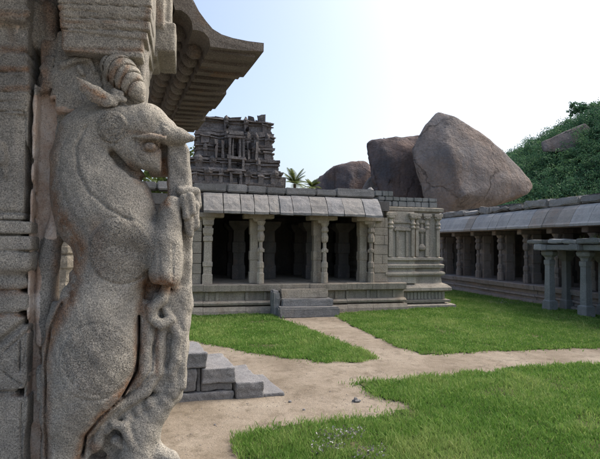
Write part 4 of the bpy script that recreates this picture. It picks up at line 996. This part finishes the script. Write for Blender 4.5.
f.pbox(-60, 27.5, 397, 520, -.3, .095, .008); f.groove([(22, 402), (22, 470)], .8, .08, .006); f.groove([(20.5, 385), (20.5, 340)], .7, .085, .006)
for yy, a_ in ((12.5, .016), (47, .016), (69.5, .02), (89, .016), (98, .012), (219.5, .016), (234.5, .018), (251, .016), (291.5, .02), (315, .018), (395.5, .018)): f.emboss([(-40, yy), (30, yy+.3)], .75, a_*.65)
f.emboss([(20, 108), (20, 212)], .9, .010); f.emboss([(-20, 108), (20, 108)], .9, .010); f.emboss([(-20, 212), (20, 212)], .9, .010); f.emboss([(6, 20), (9, 30), (8, 44)], .7, .008); f.emboss([(-6, 62), (2, 52), (10, 49), (20, 52), (25, 60)], .9, .008)
f.emboss([(21, 400), (21, 480)], .8, .008); f.emboss([(21, 322), (21, 394)], .8, .008); f.emboss([(-20, 345), (2, 345), (24, 322)], .8, .01)
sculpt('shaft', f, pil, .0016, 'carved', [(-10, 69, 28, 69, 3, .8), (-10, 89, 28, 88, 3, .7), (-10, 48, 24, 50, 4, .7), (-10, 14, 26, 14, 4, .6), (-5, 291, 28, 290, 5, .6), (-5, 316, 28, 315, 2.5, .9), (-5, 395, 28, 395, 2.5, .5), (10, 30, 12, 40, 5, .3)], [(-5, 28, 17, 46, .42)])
# --- capital and brackets
lo = PW(26, 56, 0); hi = PW(182, -40, 0)
f = Field((lo[0]-.03, PY-.40, lo[2]-.05), (hi[0]+.05, PY+.4, hi[2]+.1), .0065)
f.pbox(57, 153, -60, 7, -.30, .18, .008, .004); f.pbox(58.5, 151, 7, 20, -.30, .172, .01, .004); f.pbox(60.5, 147, 20, 24, -.3, .152, .004, .004); f.pbox(59.5, 148, 23.5, 29.5, -.3, .162, .008, .004); f.pbox(61, 143.5, 29.5, 49.5, -.3, .15, .01, .004)
f.pbox(28, 60, -60, 48, -.30, .0, .02, .02)
f.chain([(34, 8, .0, 8), (34, 40, .0, 7)], .02); f.chain([(50, 8, .0, 7), (52, 40, .0, 6)], .02)
for yy, a_ in ((7.5, .018), (20, .018), (30, .016), (49, .01)): f.emboss([(58, yy), (104, yy+1.2), (152, yy+3.6)], .7, a_*.8)
f.emboss([(60, 14), (150, 17)], .6, .006)
sculpt('capital', f, pil, .0016, 'carved', [(60, 50, 142, 50, 3, .7), (44, 0, 56, 30, 10, .7), (60, 8, 60, 48, 4, .8), (62, 22, 145, 22, 1.8, .5), (148, 8, 142, 48, 3, .5)])
lo = PW(120, 92, -.3); hi = PW(182, -40, -.3)
f = Field((lo[0]-.06, PY+.02, lo[2]-.05), (hi[0]+.06, PY+.6, hi[2]+.15), .0065)
def q(x0, x1, y0, y1, w0, w1, rnd=.015, k=.015): f.pbox(x0, x1, y0, y1, w0, w1, rnd, k)
q(120, 166, -60, 22, -.5, -.12); q(128, 176, 22.5, 47, -.5, -.14); q(150, 173, -60, 24, -.5, -.16)
f.chain([(138, 52, -.28, 16), (144, 60, -.28, 14), (143, 74, -.28, 9), (141, 84, -.28, 5)], .03); q(120, 158, 44, 53, -.45, -.15)
sculpt('bracket', f, pil, .0016, 'carved', [(158, 5, 160, 22, 4, .5), (140, 48, 138, 80, 4, .5)])

# --- second pillar, seen through the opening
p2 = thing('plain_pillar', 'pale moulded stone pillar seen through the hole behind the beast', 'pillar', tuple(atY(58, 270, 4.4)*np.array([1, 1, 0])+np.array([0, .0, .66])))
mb = MB(); m_ = lambda y: float(atY(66, y, 4.4)[2]-.66)
xr = float(atY(76, 270, 4.4)[0]-p2.location.x)
mb.stack(0, .2, [(0, xr*1.15), (m_(350), xr*1.15), (m_(345), xr*.8), (m_(302), xr*.85), (m_(286), xr*.70), (m_(283), xr*.62), (m_(270), xr*.8), (m_(268), xr*.98), (m_(262), xr*1.02), (m_(257), xr*.95), (m_(255), xr*.8), (m_(253), xr*1.0), (m_(247), xr*1.0), (m_(246), xr*.9), (m_(241), xr*.86), (m_(150), xr*.9), (m_(20), xr*.9)], 8)
link('shaft', mb.mesh('shaft'), 'shrine', p2)

# --- the rough blocks of the side steps
def sblock(name, x0, x1, z0, z1, y0, y1, seed, amp=.010, h=.014):
    f = Field((x0-.04, y0-.04, z0-.04), (x1+.04, y1+.04, z1+.04), h); f.box((x0, y0, z0), (x1, y1, z1), .012, .0)
    x, y, z = np.meshgrid(*f.ax, indexing='ij', sparse=True); q_ = seed*2.7
    for k_, a_ in ((9, 1.0), (23, .5), (47, .35)):
        f.d += (amp*a_*(np.sin(x*k_+q_+1.7*np.sin(z*k_*.8+q_))*np.sin(y*k_*.9-q_+1.3*np.sin(x*k_*.6))*.7+.5*np.sin(z*k_*1.3+y*k_*.5+q_*2))).astype(np.float32)
    V, Q = f.surface(); V[:, 0] -= (V[:, 1]-6.55)*SK
    rr = np.random.default_rng(seed); V += rr.normal(size=V.shape)*.0012
    link(name, mesh_np(name, V-np.array([.6, 7.0, 0]), Q, True), 'step', stp)
sblock('step', .74, 1.14, -.03, .225, 6.55, 7.5, 1)
sblock('step', .26, .735, .235, .45, 6.57, 7.45, 2)
sblock('step', -1.2, .33, .455, .67, 6.57, 7.42, 3)
sblock('side_block', -.35, .72, -.03, .115, 6.58, 7.4, 4); sblock('side_block', -.2, .19, .122, .447, 6.60, 7.4, 5)
sblock('side_block', .2, .255, .12, .44, 6.64, 7.3, 8, .006); sblock('side_block', .262, .70, .118, .228, 6.62, 7.3, 6)
sblock('side_block', -1.6, -.21, -.03, .447, 6.6, 7.4, 9)
sblock('ground_slab', 1.145, 1.45, -.02, .045, 6.56, 7.55, 7, .006)
